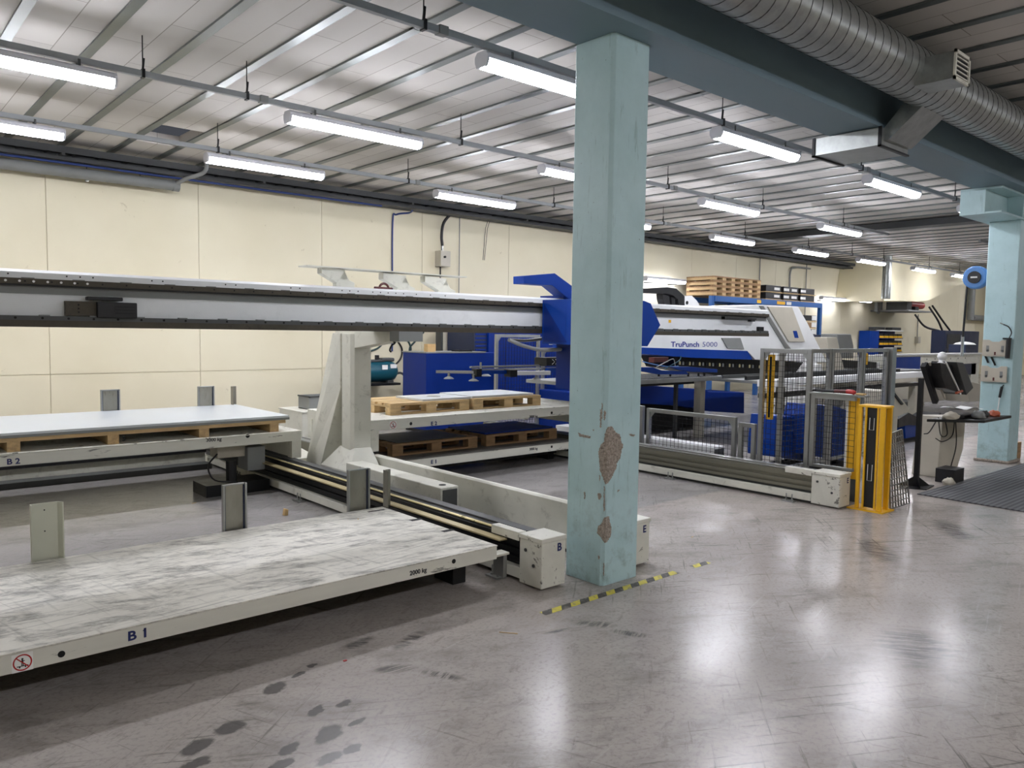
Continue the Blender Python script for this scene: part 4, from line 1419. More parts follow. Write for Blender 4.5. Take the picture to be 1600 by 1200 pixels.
# ------------------------------------------------------------ punching machine behind the girder
pm_ = thing('punching_machine', 'white and blue sheet punching machine with a sloping nose behind the girder', 'punching machine', (10.5, 8.4, 0))
Yp = 7.9
body = xz([(930, 478), (1160, 478), (1185, 476), (1247, 479), (1262, 505), (1292, 566), (1200, 563), (1180, 562), (1168, 549), (1005, 544), (930, 541)], Yp)
MB().prism(body, 'y', Yp, Yp+1.0).build('upper_frame', WHITEM, pm_, .01)
MB().prism(xz([(930, 540), (1005, 543), (1168, 548.5), (1176, 562), (1082, 559), (1005, 553), (930, 551)], Yp-.012), 'y', Yp-.012, Yp+.9).build('blue_stripe', BLUE, pm_)
MB().prism(xz([(1128, 528), (1157, 528), (1163, 546), (1137, 544)], Yp-.02), 'y', Yp-.02, Yp).build('grey_window', GREYM, pm_)
MB().prism(xz([(1200, 479), (1238, 480), (1258, 534), (1233, 534)], Yp-.03), 'y', Yp-.03, Yp).build('side_cover', BEIGE, pm_, .006)
MB().prism(xz([(1239, 517), (1245, 517), (1248, 528), (1242, 528)], Yp-.033), 'y', Yp-.033, Yp-.029).build('blue_badge', BLUE, pm_)
MB().prism(xz([(1187, 478), (1193, 478), (1228, 535), (1236, 545), (1228, 545)], Yp-.02), 'y', Yp-.02, Yp).build('cover_seam', ALU, pm_)
c = at(1048, 542, 'y', Yp)
c2 = at(1092, 541.5, 'y', Yp)
c3 = at(1097, 543, 'y', Yp)
c4 = at(1120, 543, 'y', Yp)
# bold word, light number
tA = text('TruPunch', (c.x, Yp-.003, c.z+.0), .088, '-y', BLUET, pm_, .0022)
tB = text('5000', (c3.x, Yp-.003, c.z+.0), .088, '-y', BLUET, pm_, -.001)
for o_, L_ in ((tA, c2.x-c.x), (tB, c4.x-c3.x)):
    xs_ = [v.co.x for v in o_.data.vertices]
    w_ = max(xs_)-min(xs_)
    x0_ = min(xs_)
    for v in o_.data.vertices:
        v.co.x = x0_+(v.co.x-x0_)*L_/w_
# throat, turret and lower frame
MB().prism(xz([(1050, 555), (1180, 562), (1255, 566), (1245, 580), (1228, 600), (1190, 600), (1060, 575)], Yp+.2), 'y', Yp+.2, Yp+.9).build('tool_turret', BLACKM, pm_)
for i in range(26):
    c = at(1062+i*5.2, 567+i*.25, 'y', Yp+.1)
    MB().lathe((c.x, Yp+.1, c.z-.03), [(.016, 0), (.016, .05), (.006, .06)], 8).build('tool_holder', (BRASS, ALU, BLACK)[i % 3], pm_)
low = xz([(930, 598), (1003, 601), (1104, 609), (1108, 612), (1163, 613), (1163, 646), (1110, 643), (1085, 638), (1060, 634), (1003, 631), (930, 628)], 7.7)
MB().prism(low, 'y', 7.7, 8.9).build('lower_frame', BLUED, pm_, .01)
B(8.2, 9.6, 7.9, 8.8, 0, .72).build('pedestal', BLUED, pm_, .01)
B(9.7, 11.5, 8.0, 8.8, 0, .5).build('rear_pedestal', BLACKM, pm_)
tb = thing('brush_table', 'grey sheet support table of the punching machine seen edge-on', 'machine table', (9.5, 7.2, .9))
pA, pB, pC = at(1040, 598, 'y', 6.62), at(1190, 585, 'y', 6.62), at(1003, 597, 'y', 6.62)
Zt = pA.z+.055
B(8.05, 9.95, 6.62, 7.6, Zt-.06, Zt).build('table_top', ALU, tb, .003)
B(6.9, 8.03, 6.62, 7.6, Zt-.055, Zt-.01).build('side_top', GREYM, tb, .003)
for x_ in (8.2, 9.75):
    B(x_, x_+.05, 7.3, 7.35, 0, Zt-.06).build('leg', DGREY, tb)
B(8.1, 9.9, 7.08, 7.18, Zt-.14, Zt-.06).build('cross_rail', BLACKM, tb)
m_ = MB()
for i in range(33):
    m_.box(8.1+i*.055, 8.13+i*.055, 6.66, 7.55, Zt, Zt+.006)
tag(m_.build('brush_strips', DGREY, tb), None, None, kind='stuff')

# base of the second tower seen through the low fence
t_ = thing('tower_base', 'white base beam of the second tower seen behind the low mesh fence', 'base beam', (8.0, 6.2, 0))
c = at(1118, 700, 'x', 7.9)
B(7.86, 8.10, c.y, 8.0, .06, .26).build('base_beam', WHITEM, t_, .006)
B(7.885, 8.075, c.y-.004, c.y+.004, .085, .235).build('beam_opening', DGREY, t_)
B(7.9, 8.06, 7.0, 7.2, 0, .06).build('floor_pad', DGREY, t_)
B(7.9, 8.06, c.y+.1, c.y+.3, 0, .06).build('floor_pad', DGREY, t_)

# ------------------------------------------------------------ fences
def wires(t_, ax, fixed, u0, u1, z0, z1, st=.06, r=.0018, m=BLACKM, name='wire_mesh'):
    m_ = MB()
    u = u0
    while u < u1:
        if ax == 'y':
            m_.box(fixed-r, fixed+r, u-r, u+r, z0, z1)
        else:
            m_.box(u-r, u+r, fixed-r, fixed+r, z0, z1)
        u += st
    z = z0
    while z < z1:
        if ax == 'y':
            m_.box(fixed-r, fixed+r, u0, u1, z-r, z+r)
        else:
            m_.box(u0, u1, fixed-r, fixed+r, z-r, z+r)
        z += st
    return m_.build(name, m, t_)


def frame(label, ax, fixed, u0, u1, z0, z1, w=.045, st=.055, mid=None, zfoot=0.0, gus=True, post0=True, post1=True):
    """aluminium profile fence panel along x or y"""
    if ax == 'y':
        t_ = thing('mesh_fence', label, 'fence', (fixed, (u0+u1)/2, 0), 'aluminium mesh fences')
    else:
        t_ = thing('mesh_fence', label, 'fence', ((u0+u1)/2, fixed, 0), 'aluminium mesh fences')

    def bx(a, b, c, d, nm, m=ALU):
        if ax == 'y':
            B(fixed-w/2, fixed+w/2, a, b, c, d).build(nm, m, t_, .003)
        else:
            B(a, b, fixed-w/2, fixed+w/2, c, d).build(nm, m, t_, .003)
    if post0:
        bx(u0, u0+w, zfoot, z1, 'post')
    if post1:
        bx(u1-w, u1, zfoot, z1, 'post')
    bx(u0+w, u1-w, z1-w, z1, 'top_rail')
    bx(u0+w, u1-w, z0, z0+w*.7, 'bottom_rail')
    for q in (mid or []):
        bx(q-w/2, q+w/2, z0+w*.7, z1-w, 'mullion')
    if gus:
        g_ = MB()
        for uu, s_ in ((u0+w, 1), (u1-w, -1)):
            pl_ = [(uu, z1-w), (uu+s_*.06, z1-w), (uu, z1-w-.07)]
            if ax == 'y':
                g_ = MB().prism(pl_, 'x', fixed-.006, fixed+.006)
            else:
                g_ = MB().prism(pl_, 'y', fixed-.006, fixed+.006)
            g_.build('corner_gusset', ALU, t_)
    wires(t_, ax, fixed, u0+w, u1-w, z0+w*.6, z1-w, st)
    return t_


FX = 7.36
frame('low mesh fence panel between the big pillar and the tall fence', 'y', FX, 4.70, 5.92, .16, .71)
frame('low mesh fence panel mostly hidden behind the big pillar', 'y', FX, 5.98, 7.2, .16, .73)
frame('short low mesh piece joining the low fence to the tall one', 'y', FX, 4.46, 4.66, .16, .66, gus=False)
frame('tall mesh fence panel standing over the aluminium rail', 'y', FX, 3.86, 4.43, .16, 1.465)
fl = frame('waist-high mesh gate with a ledge above the end block', 'y', FX, 3.36, 3.85, .30, 1.03, gus=False, post0=False, zfoot=.3)
c = thing('ledge', 'narrow grey ledge on top of the waist-high mesh gate', 'ledge', (FX, 3.6, 1.02))
B(FX-.05, FX+.05, 3.30, 3.88, 1.03, 1.045).build('ledge_board', ALU, c)
t_ = thing('curtain_strip', 'yellow protective strip behind the waist-high mesh gate', 'protective strip', (FX+.12, 3.5, .2))
B(FX+.06, FX+.075, 3.40, 3.50, .22, 1.01).build('strip', YEL, t_)
B(FX+.06, FX+.075, 3.505, 3.525, .22, 1.01).build('strip_edge', PAPER, t_)
B(FX+.055, FX+.08, 3.39, 3.53, .0, .22).build('stand_foot', DGREY, t_)
t_ = thing('light_curtain', 'slim yellow light curtain beside the left post of the tall fence', 'light curtain', (FX, 4.4, .7))
B(FX+.03, FX+.06, 4.30, 4.37, .72, 1.40).build('yellow_housing', YEL, t_, .003)
B(FX+.027, FX+.03, 4.32, 4.345, .74, 1.38).build('black_window', HOLE, t_)
YF = 4.25
frame('tall mesh fence crossing behind, left panel beside the corner', 'x', YF, 7.44, 8.50, .18, 1.46, mid=None)
frame('tall mesh fence crossing behind, middle panel', 'x', YF, 8.52, 9.28, .18, 1.46)
frame('tall mesh fence crossing behind, right panel at the thick post', 'x', YF, 9.30, 9.98, .18, 1.46)
t_ = thing('fence_post', 'thick grey aluminium post at the right end of the tall fence', 'post', (10.06, YF, 0))
B(10.0, 10.12, YF-.06, YF+.06, 0.012, 1.47).build('post', ALU, t_, .004)
B(9.96, 10.16, YF-.1, YF+.1, 0, .012).build('foot_plate', ALU, t_)
# things on the ledge
t_ = thing('spray_gun', 'red and black hand tool lying on the ledge of the mesh gate', 'hand tool', (FX, 3.6, 1.045))
MB().tube([(FX, 3.80, 1.062), (FX, 3.60, 1.068)], .014, 10).build('grip', BLACK, t_)
MB().tube([(FX, 3.62, 1.068), (FX, 3.50, 1.072)], .017, 10).build('tool_body', DKRED, t_)
MB().tube([(FX, 3.50, 1.072), (FX, 3.44, 1.07), (FX-.0, 3.42, 1.06)], .022, 10).build('red_head', RED, t_)
tag(B(FX-.03, FX+.03, 3.32, 3.40, 1.046, 1.064).build('rag', CARD, None, .006), 'crumpled beige rag at the end of the ledge', 'rag')
# rear fence left of the column
frame('aluminium mesh fence in front of the blue cabinet left of the pillar', 'x', 8.72, 7.30, 8.18, .18, 1.56)
frame('aluminium mesh fence right behind the gantry carriage', 'x', 8.72, 8.24, 9.1, .18, 1.36)

# ------------------------------------------------------------ yellow guard and grating
yg = thing('post_guard', 'yellow upright steel guard with a black middle panel at the rail end', 'guard', (7.18, 3.14, 0))
gx0, gx1, gy0, gy1 = 7.13, 7.30, 3.03, 3.27
B(gx0-.03, gx1+.05, gy0-.03, gy1+.06, 0, .012).build('base_plate', YEL, yg)
for (xa_, ya_) in ((gx0, gy1-.03), (gx0, gy0), (gx1-.03, gy0), (gx1-.03, gy1-.03)):
    B(xa_, xa_+.03, ya_, ya_+.045 if ya_ == gy0 else ya_+.03, .012, .955).build('upright', YEL, yg, .003)
B(gx0-.005, gx1+.005, gy0-.005, gy1+.005, .955, .975).build('top_plate', YEL, yg, .003)
B(gx0+.02, gx0+.035, gy0+.075, gy0+.165, .03, .955).build('black_panel', BLACK, yg)
B(gx0+.005, gx0+.02, gy0+.165, gy0+.18, .02, .955).build('inner_bar', YEL, yg)
B(gx0+.005, gx0+.02, gy0+.055, gy0+.072, .02, .955).build('inner_bar', YEL, yg)
for (z0_, z1_) in ((.75, .86), (.28, .43)):
    m_ = MB()
    m_.tube([(gx0+.016, gy0+.14, z1_), (gx0+.012, gy0+.14, z0_), (gx0+.012, gy0+.10, z0_), (gx0+.016, gy0+.10, z1_)], .003, 6)
    m_.build('white_outline', PAPER, yg)
gt = thing('leaning_grating', 'zinc grating panel leaning against the yellow guard', 'grating', (7.5, 3.08, 0))
A0, A1 = at(1391, 795, 'z', 0.01), at(1421, 786, 'z', 0.01)
T0, T1 = at(1385, 680, 'y', 3.12), at(1409, 671, 'y', 3.22)
A0, A1, T0, T1 = Vector(A0), Vector(A1), Vector(T0), Vector(T1)
T0 = Vector(at(1388, 679, 'x', 7.37))
T1 = Vector(at(1409, 671, 'x', 7.60))
nn = 7
mm = 13
for i in range(nn+1):
    u = i/nn
    a_, b_ = A0.lerp(A1, u), T0.lerp(T1, u)
    MB().bar(a_, b_, .010, .010 if 0 < i < nn else .014, (0, 1, 0)).build('long_bar', GRATE, gt)
for j in range(mm+1):
    u = j/mm
    MB().bar(A0.lerp(T0, u), A1.lerp(T1, u), .010, .010, (0, 1, 0)).build('cross_bar', GRATE, gt)

# ------------------------------------------------------------ tape and floor mat
a_, b_ = at(840, 956, 'z', 0), at(1053, 893, 'z', 0)
tag(B(a_.x, b_.x, 3.10, 3.155, 0.0002, 0.0012).build('floor_tape', TAPEM), 'worn yellow and black hazard tape on the floor by the big pillar', 'tape')
a_ = at(1070, 881, 'z', 0)
tag(B(a_.x-.02, a_.x+.16, 3.10, 3.15, .0002, .0012).build('floor_tape', TAPEM), 'short torn end of hazard tape right of the long strip', 'tape')
rm = MB()
rm.prism([(8.30, 3.17), (10.4, 3.13), (12.4, 3.09), (12.4, .6), (8.2, .8)], 'z', .0005, .012)
tag(rm.build('floor_mat', RUBM, None, .003), 'dark ribbed rubber floor mat at the right edge', 'mat')
# shavings and slivers
for (px, py, an, L_, wh) in ((780, 988, -.9, .10, 'in front of the B end block'), (300, 787, .4, .05, 'on the floor between the two stakes behind B1'), (1080, 840, .2, .04, 'right of the E end block'), (690, 905, .6, .05, 'under the right end of B1'), (560, 812, 1.2, .03, 'on the B1 deck near its rear stake')):
    zz = ZT+.001 if px == 560 else .0005
    c = at(px, py, 'z', zz)
    tag(MB().bar((c.x, c.y, zz+.0015), (c.x+L_*math.cos(an), c.y+L_*math.sin(an), zz+.0015), .004, .003).build('wood_sliver', CARD), 'small pale wood sliver '+wh, 'sliver', 'slivers on the floor')
c = at(446, 805, 'z', 0)
tag(MB().prism([(c.x-.02, 0), (c.x+.015, 0), (c.x+.02, .05), (c.x-.01, .06)], 'y', c.y-.02, c.y+.02).build('wood_chip', CARD, None, .004), 'small upright pale wood chip behind the B1 table', 'wood chip')
c = at(538, 1033, 'z', 0)
tag(B(c.x-.005, c.x+.012, c.y-.006, c.y+.006, .0004, .004).build('paper_scrap', RED), 'tiny orange-red scrap on the floor in front of B1', 'scrap')

# ============================================================ LEFT BACKGROUND
def boxt(name, label, cat, x0, x1, y0, y1, z0, z1, m, bev=.004, group=None):
    o = B(x0, x1, y0, y1, z0, z1).build(name, m, None, bev)
    return tag(o, label, cat, group)


t_ = thing('floor_cabinet', 'low cream cabinet behind the tower foot with a grey crate on it', 'cabinet', (4.5, 9.0, 0))
a_, b_ = at(472, 643, 'y', 8.85), at(530, 648, 'y', 8.85)
B(a_.x, b_.x+.1, 8.85, 9.5, .06, .56).build('body', CREAM, t_, .008)
B(a_.x-.01, b_.x+.11, 8.84, 9.51, .56, .58).build('top', CREAM, t_, .003)
B(a_.x+.03, b_.x+.07, 8.88, 9.47, 0, .06).build('plinth', DGREY, t_)
a_ = at(483, 618, 'y', 9.0)
t_ = thing('crate', 'grey plastic crate standing on the low cream cabinet behind the tower', 'crate', (a_.x+.15, 9.15, .58))
x0, x1 = a_.x, a_.x+.36
m_ = MB()
m_.box(x0, x1, 9.0, 9.012, .58, .75)
m_.box(x0, x1, 9.288, 9.30, .58, .75)
m_.box(x0, x0+.012, 9.012, 9.288, .58, .75)
m_.box(x1-.012, x1, 9.012, 9.288, .58, .75)
m_.box(x0, x1, 9.0, 9.3, .58, .59)
m_.build('crate_body', GREYM, t_)
B(x0-.008, x1+.008, 8.992, 9.01, .735, .752).build('rim', DGREY, t_)
B(x0-.008, x0+.01, 8.992, 9.308, .735, .752).build('rim', DGREY, t_)

# compressor tank on a wall shelf
t_ = thing('air_tank', 'teal air tank on a wall shelf behind the tower, seen right of the post', 'air tank', (7.3, 12.0, .7))
xr = at(618, 583, 'y', 12.0).x
m_ = MB()
prof = [(6.6, .02), (6.62, .10), (6.68, .165), (6.78, .19), (xr-.16, .19), (xr-.07, .165), (xr-.01, .10), (xr+.01, .02)]
m_.tube([(x, 12.0, .86) for x, r in prof], [r for x, r in prof], 24)
m_.build('tank', TEAL, t_, smooth=True)
B(xr-.35, xr-.08, 11.90, 12.08, 1.035, 1.10).build('motor_cover', DGREY, t_, .02)
B(6.75, xr-.3, 11.9, 12.1, 1.03, 1.07).build('pump_plate', DGREY, t_, .01)
MB().cyl((xr-.42, 11.95, 1.05), (xr-.42, 11.95, 1.15), .04, 12).build('filter', BLACK, t_)
MB().prism([(xr-.40, .90), (xr-.29, .90), (xr-.29, .98), (xr-.40, .98)], 'y', 11.80, 11.815).build('data_plate', PAPER, t_)
MB().prism([(xr-.22, .92), (xr-.10, .92), (xr-.10, .99), (xr-.22, .99)], 'y', 11.81, 11.83).build('data_plate', PAPER, t_)
for xx in (6.8, xr-.25):
    B(xx, xx+.12, 11.86, 12.14, .66, .70).build('tank_foot', DGREY, t_)
tag(B(6.5, xr-.05, 11.75, 12.49, .62, .66).build('wall_shelf', BLACKM, None, .003), 'black wall shelf under the teal air tank', 'shelf')
MBq = MB().tube(smoothc(pts_px([(618, 584), (627, 583), (637, 591), (651, 599)], 'y', 12.2), 6), .022, 10)
tag(MBq.build('hose', DGREY, None, smooth=True), 'dark grey hose from the teal tank towards the blue cabinet', 'hose')
for L_, m_, lb in (([(578, 549), (592, 543), (603, 530), (608, 522)], GREENH, 'dark green hose hanging left of the hook'), ([(620, 531), (628, 545), (626, 560), (616, 572)], BLACK, 'black hose looping down behind the hook to the tank'),
                   ([(626, 520), (636, 530), (642, 546), (634, 562), (637, 569), (642, 562), (640, 545), (648, 534), (662, 519)], GREENH, 'dark green hose with a teardrop loop on the wall')):
    tag(MB().tube(smoothc(pts_px(L_, 'y', 12.4815), 6), .018, 8).build('hose', m_, None, smooth=True), lb, 'hose', 'wall hoses')

# blue cabinets
a_, b_ = at(666, 551, 'y', 9.9), at(757, 551, 'y', 9.9)
t_ = thing('blue_cabinet', 'blue steel cabinet with a metal top left of the mesh fence', 'cabinet', (7.5, 10.2, 0))
B(a_.x, b_.x+.3, 9.9, 10.55, .05, a_.z-.01).build('body', BLUED, t_, .004)
B(a_.x-.01, b_.x+.02, 9.89, 10.56, a_.z-.01, a_.z+.008).build('top', GREYM, t_)
B(a_.x+.03, b_.x+.2, 9.93, 10.5, 0, .05).build('plinth', BLACKM, t_)
zc = a_.z+.008
for px, dz, w, h, lb in ((668, 0, .14, .06, 'open cardboard box with tape on the blue cabinet'), (675, .06, .16, .09, 'upright cardboard flap box behind on the blue cabinet')):
    c = at(px, 545, 'y', 10.0)
    tag(B(c.x, c.x+w, 10.0+dz*2, 10.1+dz*2, zc, zc+h+dz*.5).build('cardboard_box', CARD, None, .003), lb, 'box')
c = at(714, 550, 'y', 10.1)
tag(B(c.x, c.x+.28, 10.05, 10.25, zc, zc+.02).build('tool_tray', BLACKM, None), 'flat dark tray on the right of the blue cabinet top', 'tray')
t_ = thing('tall_cabinet', 'tall blue machine cabinet behind the aluminium mesh fence', 'cabinet', (9, 11, 0))
a_, b_ = at(740, 530, 'y', 10.9), at(850, 530, 'y', 10.9)
B(a_.x+.35, b_.x+1.6, 10.9, 11.75, .03, 1.90).build('body', BLUED, t_, .006)
B(a_.x+.05, a_.x+.35, 10.95, 11.75, .03, 1.85).build('louvre_side', NAVY, t_, .004)
for i in range(10):
    B(a_.x+.08, a_.x+.33, 10.94, 10.955, .9+i*.07, .93+i*.07).build('louvre', BLUED, t_)
B(a_.x+.4, b_.x+1.5, 10.95, 11.7, 0, .03).build('plinth', BLACKM, t_)
xm = at(790, 530, 'y', 10.9).x
B(xm-.003, xm+.003, 10.896, 10.9, .05, 1.88).build('door_gap', HOLE, t_)
a_, b_ = at(693, 530, 'y', 11.8), at(705, 530, 'y', 11.8)
t_ = thing('wall_duct', 'grey square duct standing on the wall behind the blue cabinet', 'duct', (a_.x, 11.9, 0))
B(a_.x, b_.x, 11.8, 12.0, 0, 1.85).build('duct', BEIGE, t_, .004)
B(a_.x-.05, a_.x, 11.82, 11.98, 0, 1.80).build('dark_side', DGREY, t_)

# ============================================================ RIGHT BACKGROUND
# pallet rack at the back wall
rk = thing('pallet_rack', 'blue pallet rack against the back wall behind the punching machine', 'rack', (19.5, 11.6, 0))
RY0, RY1 = 11.35, 12.3
xl, xm_, xr = at(1112, 470, 'y', RY0).x, at(1185, 470, 'y', RY0).x, at(1285, 480, 'y', RY0).x
zr = at(1230, 474, 'y', RY0).z
for xx in (xl, xm_, xr-.12):
    for yy in (RY0, RY1-.09):
        B(xx, xx+.12, yy, yy+.09, 0, zr+.068).build('upright', RBLUE, rk)
for za in (zr, 1.55, .75):
    for yy in (RY0-.02, RY1-.07):
        B(xl+.12, xm_, yy, yy+.05, za-.07, za+.07).build('load_beam', RBLUE, rk)
        B(xm_+.12, xr-.12, yy, yy+.05, za-.07, za+.07).build('load_beam', RBLUE, rk)
for px, w in ((1186, .2), (1217, .42), (1232, .25)):
    c = at(px, 474, 'y', RY0-.02)
    B(c.x-.1, c.x-.1+w, RY0-.023, RY0-.02, zr-.045, zr+.04).build('label_plate', YEL if px < 1230 else PAPER, rk)
GR = 'pallets stacked on the blue rack'
k_ = 0
ordn = ('bottom', 'second', 'third', 'fourth', 'top')
xpa, xpb = at(1116, 455, 'y', RY0).x, at(1190, 455, 'y', RY0).x
zt_ = zr+.072
hh = .125


def lowpal(label, x0, x1, z0, h, wm, dark=False):
    t_ = thing('wooden_pallet' if not dark else 'black_crate', label, 'pallet' if not dark else 'crate', ((x0+x1)/2, 11.8, z0), GR if not dark else 'black crates on the blue rack')
    B(x0, x1, 11.38, 12.2, z0+h*.72, z0+h).build('deck', wm, t_)
    B(x0, x1, 11.38, 11.48, z0, z0+h*.2).build('skid', wm, t_)
    B(x0, x1, 12.1, 12.2, z0, z0+h*.2).build('skid', wm, t_)
    n = 6 if not dark else 2
    for i in range(n):
        xx = x0+(x1-x0-.16)*i/(n-1)
        B(xx, xx+.16, 11.385, 12.19, z0+h*.2, z0+h*.72).build('block', WOODY if not dark else wm, t_)
    return t_


for i in range(4):
    lowpal('long wooden pallet on top of the blue rack, %s of four' % ('bottom one', 'second from below', 'second from top', 'top one')[i], xpa, xpb, zt_+i*hh, hh-.004, WOODD)
xs_ = [at(px, 465, 'y', RY0).x for px in (1197, 1225, 1252, 1277)]
for j in range(3):
    for i in range(2):
        t_ = thing('black_crate', 'black crate with white labels on top of the rack, %s stack, %s' % (('left', 'middle', 'right')[j], ('lower', 'upper')[i]), 'crate', (xs_[j], 11.8, zt_+i*.20), 'black crates on the blue rack')
        B(xs_[j]+.03, xs_[j+1]-.12, 11.38, 12.2, zt_+.025+i*.20, zt_+.19+i*.20).build('crate_body', BLACK, t_, .004)
        B(xs_[j]+.0, xs_[j+1]-.08, 11.36, 12.22, zt_+.0+i*.20, zt_+.022+i*.20).build('base_board', WOOD, t_)
        if j != 2:
            for q in (.45, .95):
                B(xs_[j]+q, xs_[j]+q+.28, 11.375, 11.379, zt_+.07+i*.20, zt_+.14+i*.20).build('white_label', PAPER, t_)
for i in range(3):
    x0 = at(1246, 500, 'y', RY0).x
    t_ = thing('black_crate', 'crate on the middle shelf of the blue rack, '+('lowest', 'middle', 'uppermost')[i], 'crate', (x0+1, 11.8, 1.62+i*.2), 'black crates on the blue rack')
    B(x0, xr-.3, 11.38, 12.2, 1.645+i*.2, 1.80+i*.2).build('crate_body', BLACK if i != 1 else WOODD, t_)
    B(x0, xr-.3, 11.36, 12.2, 1.622+i*.2, 1.643+i*.2).build('base_board', WOOD, t_)
    B(xr-.55, xr-.28, 11.37, 11.379, 1.66+i*.2, 1.79+i*.2).build('white_label', PAPER, t_)

# blue chip containers behind the fences
def chip(label, L_, Y, d):
    t_ = thing('chip_container', label, 'container', (at(*L_[0], 'y', Y).x+.5, Y+d/2, 0), 'blue chip containers')
    P_ = xz(L_, Y)
    MB().prism(P_, 'y', Y, Y+d).build('container_body', BLUE, t_, .01)
    zs = [q[1] for q in P_]
    xs__ = [q[0] for q in P_]
    B(min(xs__)+.08, max(xs__)-.08, Y+.06, Y+d-.06, 0, max(.02, min(zs)+.01)).build('wheel_base', BLACKM, t_)
    return t_


chip('blue chip container behind the tall fence, left one with sloping lid', [(1216, 650), (1268, 652), (1268, 722), (1210, 714), (1211, 690)], 4.62, .35)
chip('blue chip container behind the waist-high gate, right one', [(1272, 632), (1303, 634), (1336, 645), (1336, 722), (1268, 712), (1268, 650)], 4.40, .35)
# white and grey machine tables behind the fence
t_ = thing('conveyor_table', 'long pale conveyor table seen through the tall mesh fence', 'machine table', (12.5, 6.2, 0))
B(10.05, 15.5, 5.9, 6.1, .86, .96).build('side_beam', WHITEM, t_, .004)
B(10.05, 15.5, 6.1, 7.3, .90, .94).build('table_top', ALU, t_)
B(10.05, 15.5, 5.92, 6.08, .70, .76).build('lower_beam', BLACKM, t_)
for xx in (10.1, 12.5, 15.2):
    B(xx, xx+.12, 5.93, 6.05, 0, .70).build('leg', BEIGE, t_)
    B(xx, xx+.12, 7.1, 7.22, 0, .90).build('leg', BEIGE, t_)
B(10.1, 15.4, 6.3, 6.34, .94, 1.0).build('roller_strip', BLACKM, t_)
B(10.1, 15.4, 6.7, 6.74, .94, .99).build('roller_strip', DGREY, t_)
t_ = thing('second_machine', 'white machine body behind the tall fence with sloping covers', 'machine', (16, 9, 0))
a_, b_ = at(1262, 570, 'y', 8.4), at(1375, 575, 'y', 8.4)
B(a_.x+.4, b_.x, 8.4, 9.6, .02, .98).build('body', WHITEM, t_, .01)
B(a_.x+.4, b_.x, 8.38, 8.4, .55, .70).build('black_band', BLACKM, t_)
MB().prism(xz([(1292, 527), (1308, 527), (1322, 590), (1300, 590)], 8.2), 'y', 8.2, 8.5).build('sloping_cover', BEIGE, t_, .01)
MB().prism(xz([(1308, 522), (1330, 522), (1334, 540), (1334, 560), (1316, 560)], 8.5), 'y', 8.5, 8.9).build('grey_cover', GREYM, t_, .02)
MB().prism(xz([(1316, 562), (1370, 566), (1370, 576), (1316, 574)], 8.3), 'y', 8.3, 8.4).build('clamp_row', BLACKM, t_)
c = at(1353, 560, 'y', 8.25)
B(c.x, c.x+.12, 8.25, 8.38, .95, 1.22).build('yellow_handle', YEL, t_)
c = at(1265, 532, 'y', 10.4)
t_ = thing('monitor', 'dark flat monitor behind the punching machine nose at the rack foot', 'monitor', (c.x+.3, 10.4, .98))
B(c.x, c.x+.6, 10.4, 10.44, 1.36, 1.64).build('screen', NAVY, t_, .004)
B(c.x+.24, c.x+.31, 10.44, 10.48, .98, 1.45).build('stand', BEIGE, t_)
B(c.x+.1, c.x+.45, 10.36, 10.56, .97, .985).build('stand_base', BEIGE, t_)
t_ = thing('side_table', 'small steel bench under the dark monitor', 'bench', (c.x+.2, 10.5, 0))
B(c.x-.3, c.x+1.0, 10.2, 10.8, .93, .968).build('bench_top', BEIGE, t_)
for xx in (c.x-.28, c.x+.92):
    for yy in (10.22, 10.72):
        B(xx, xx+.05, yy, yy+.05, 0, .93).build('leg', BEIGE, t_)

# bin shelves on the far back wall
bs = thing('bin_shelf', 'blue bin shelf unit with yellow and black bins by the far back wall', 'shelf', (28, 12.1, 0))
SY = 12.05
xa_, xb_ = at(1360, 530, 'y', SY).x, at(1411, 530, 'y', SY).x
ztop = at(1370, 517, 'y', SY).z
B(xa_, xa_+.7, SY+.02, 12.45, .02, ztop).build('side_cabinet', BLUE, bs)
B(xa_+.7, xb_, SY+.3, 12.45, .02, ztop).build('back_panel', BLUED, bs)
B(xa_+.7, xb_, SY, 12.4, ztop, ztop+.04).build('top_board', PAPER, bs)
rows = 7
RH = (ztop-.1)/rows
for i in range(rows):
    B(xa_+.7, xb_, SY, SY+.3, .08+i*RH, .10+i*RH).build('shelf_board', BLUED, bs)
ROW = ('first', 'second', 'third', 'fourth', 'fifth', 'sixth', 'seventh')
proto = None
nb = 5
wb = (xb_-xa_-.75)/nb
for i in range(rows):
    for j in range(nb):
        x0 = xa_+.73+j*wb
        z0 = .102+i*RH
        if proto is None:
            proto = thing('storage_bin', 'black bin with yellow lip, first row from below, first from the left', 'bin', (x0, SY+.02, z0), 'bins on the blue shelf')
            B(x0, x0+wb*.86, SY+.02, SY+.24, z0, z0+RH*.62).build('bin_body', BLACK, proto)
            B(x0, x0+wb*.86, SY+.004, SY+.019, z0, z0+RH*.30).build('front_lip', YEL, proto)
        else:
            dup(proto, (x0, SY+.02, z0), 'black bin with yellow lip, %s row from below, %s from the left' % (ROW[i], ROW[j]))
for i, px in enumerate((1366, 1392)):
    c = at(px, 513, 'y', SY+.1)
    tag(B(c.x, c.x+.75, SY+.05, SY+.3, ztop+.042, ztop+.14).build('tool_case', DGREY, None, .01), ('left', 'right')[i]+' dark case lying on top of the blue bin shelf', 'case')

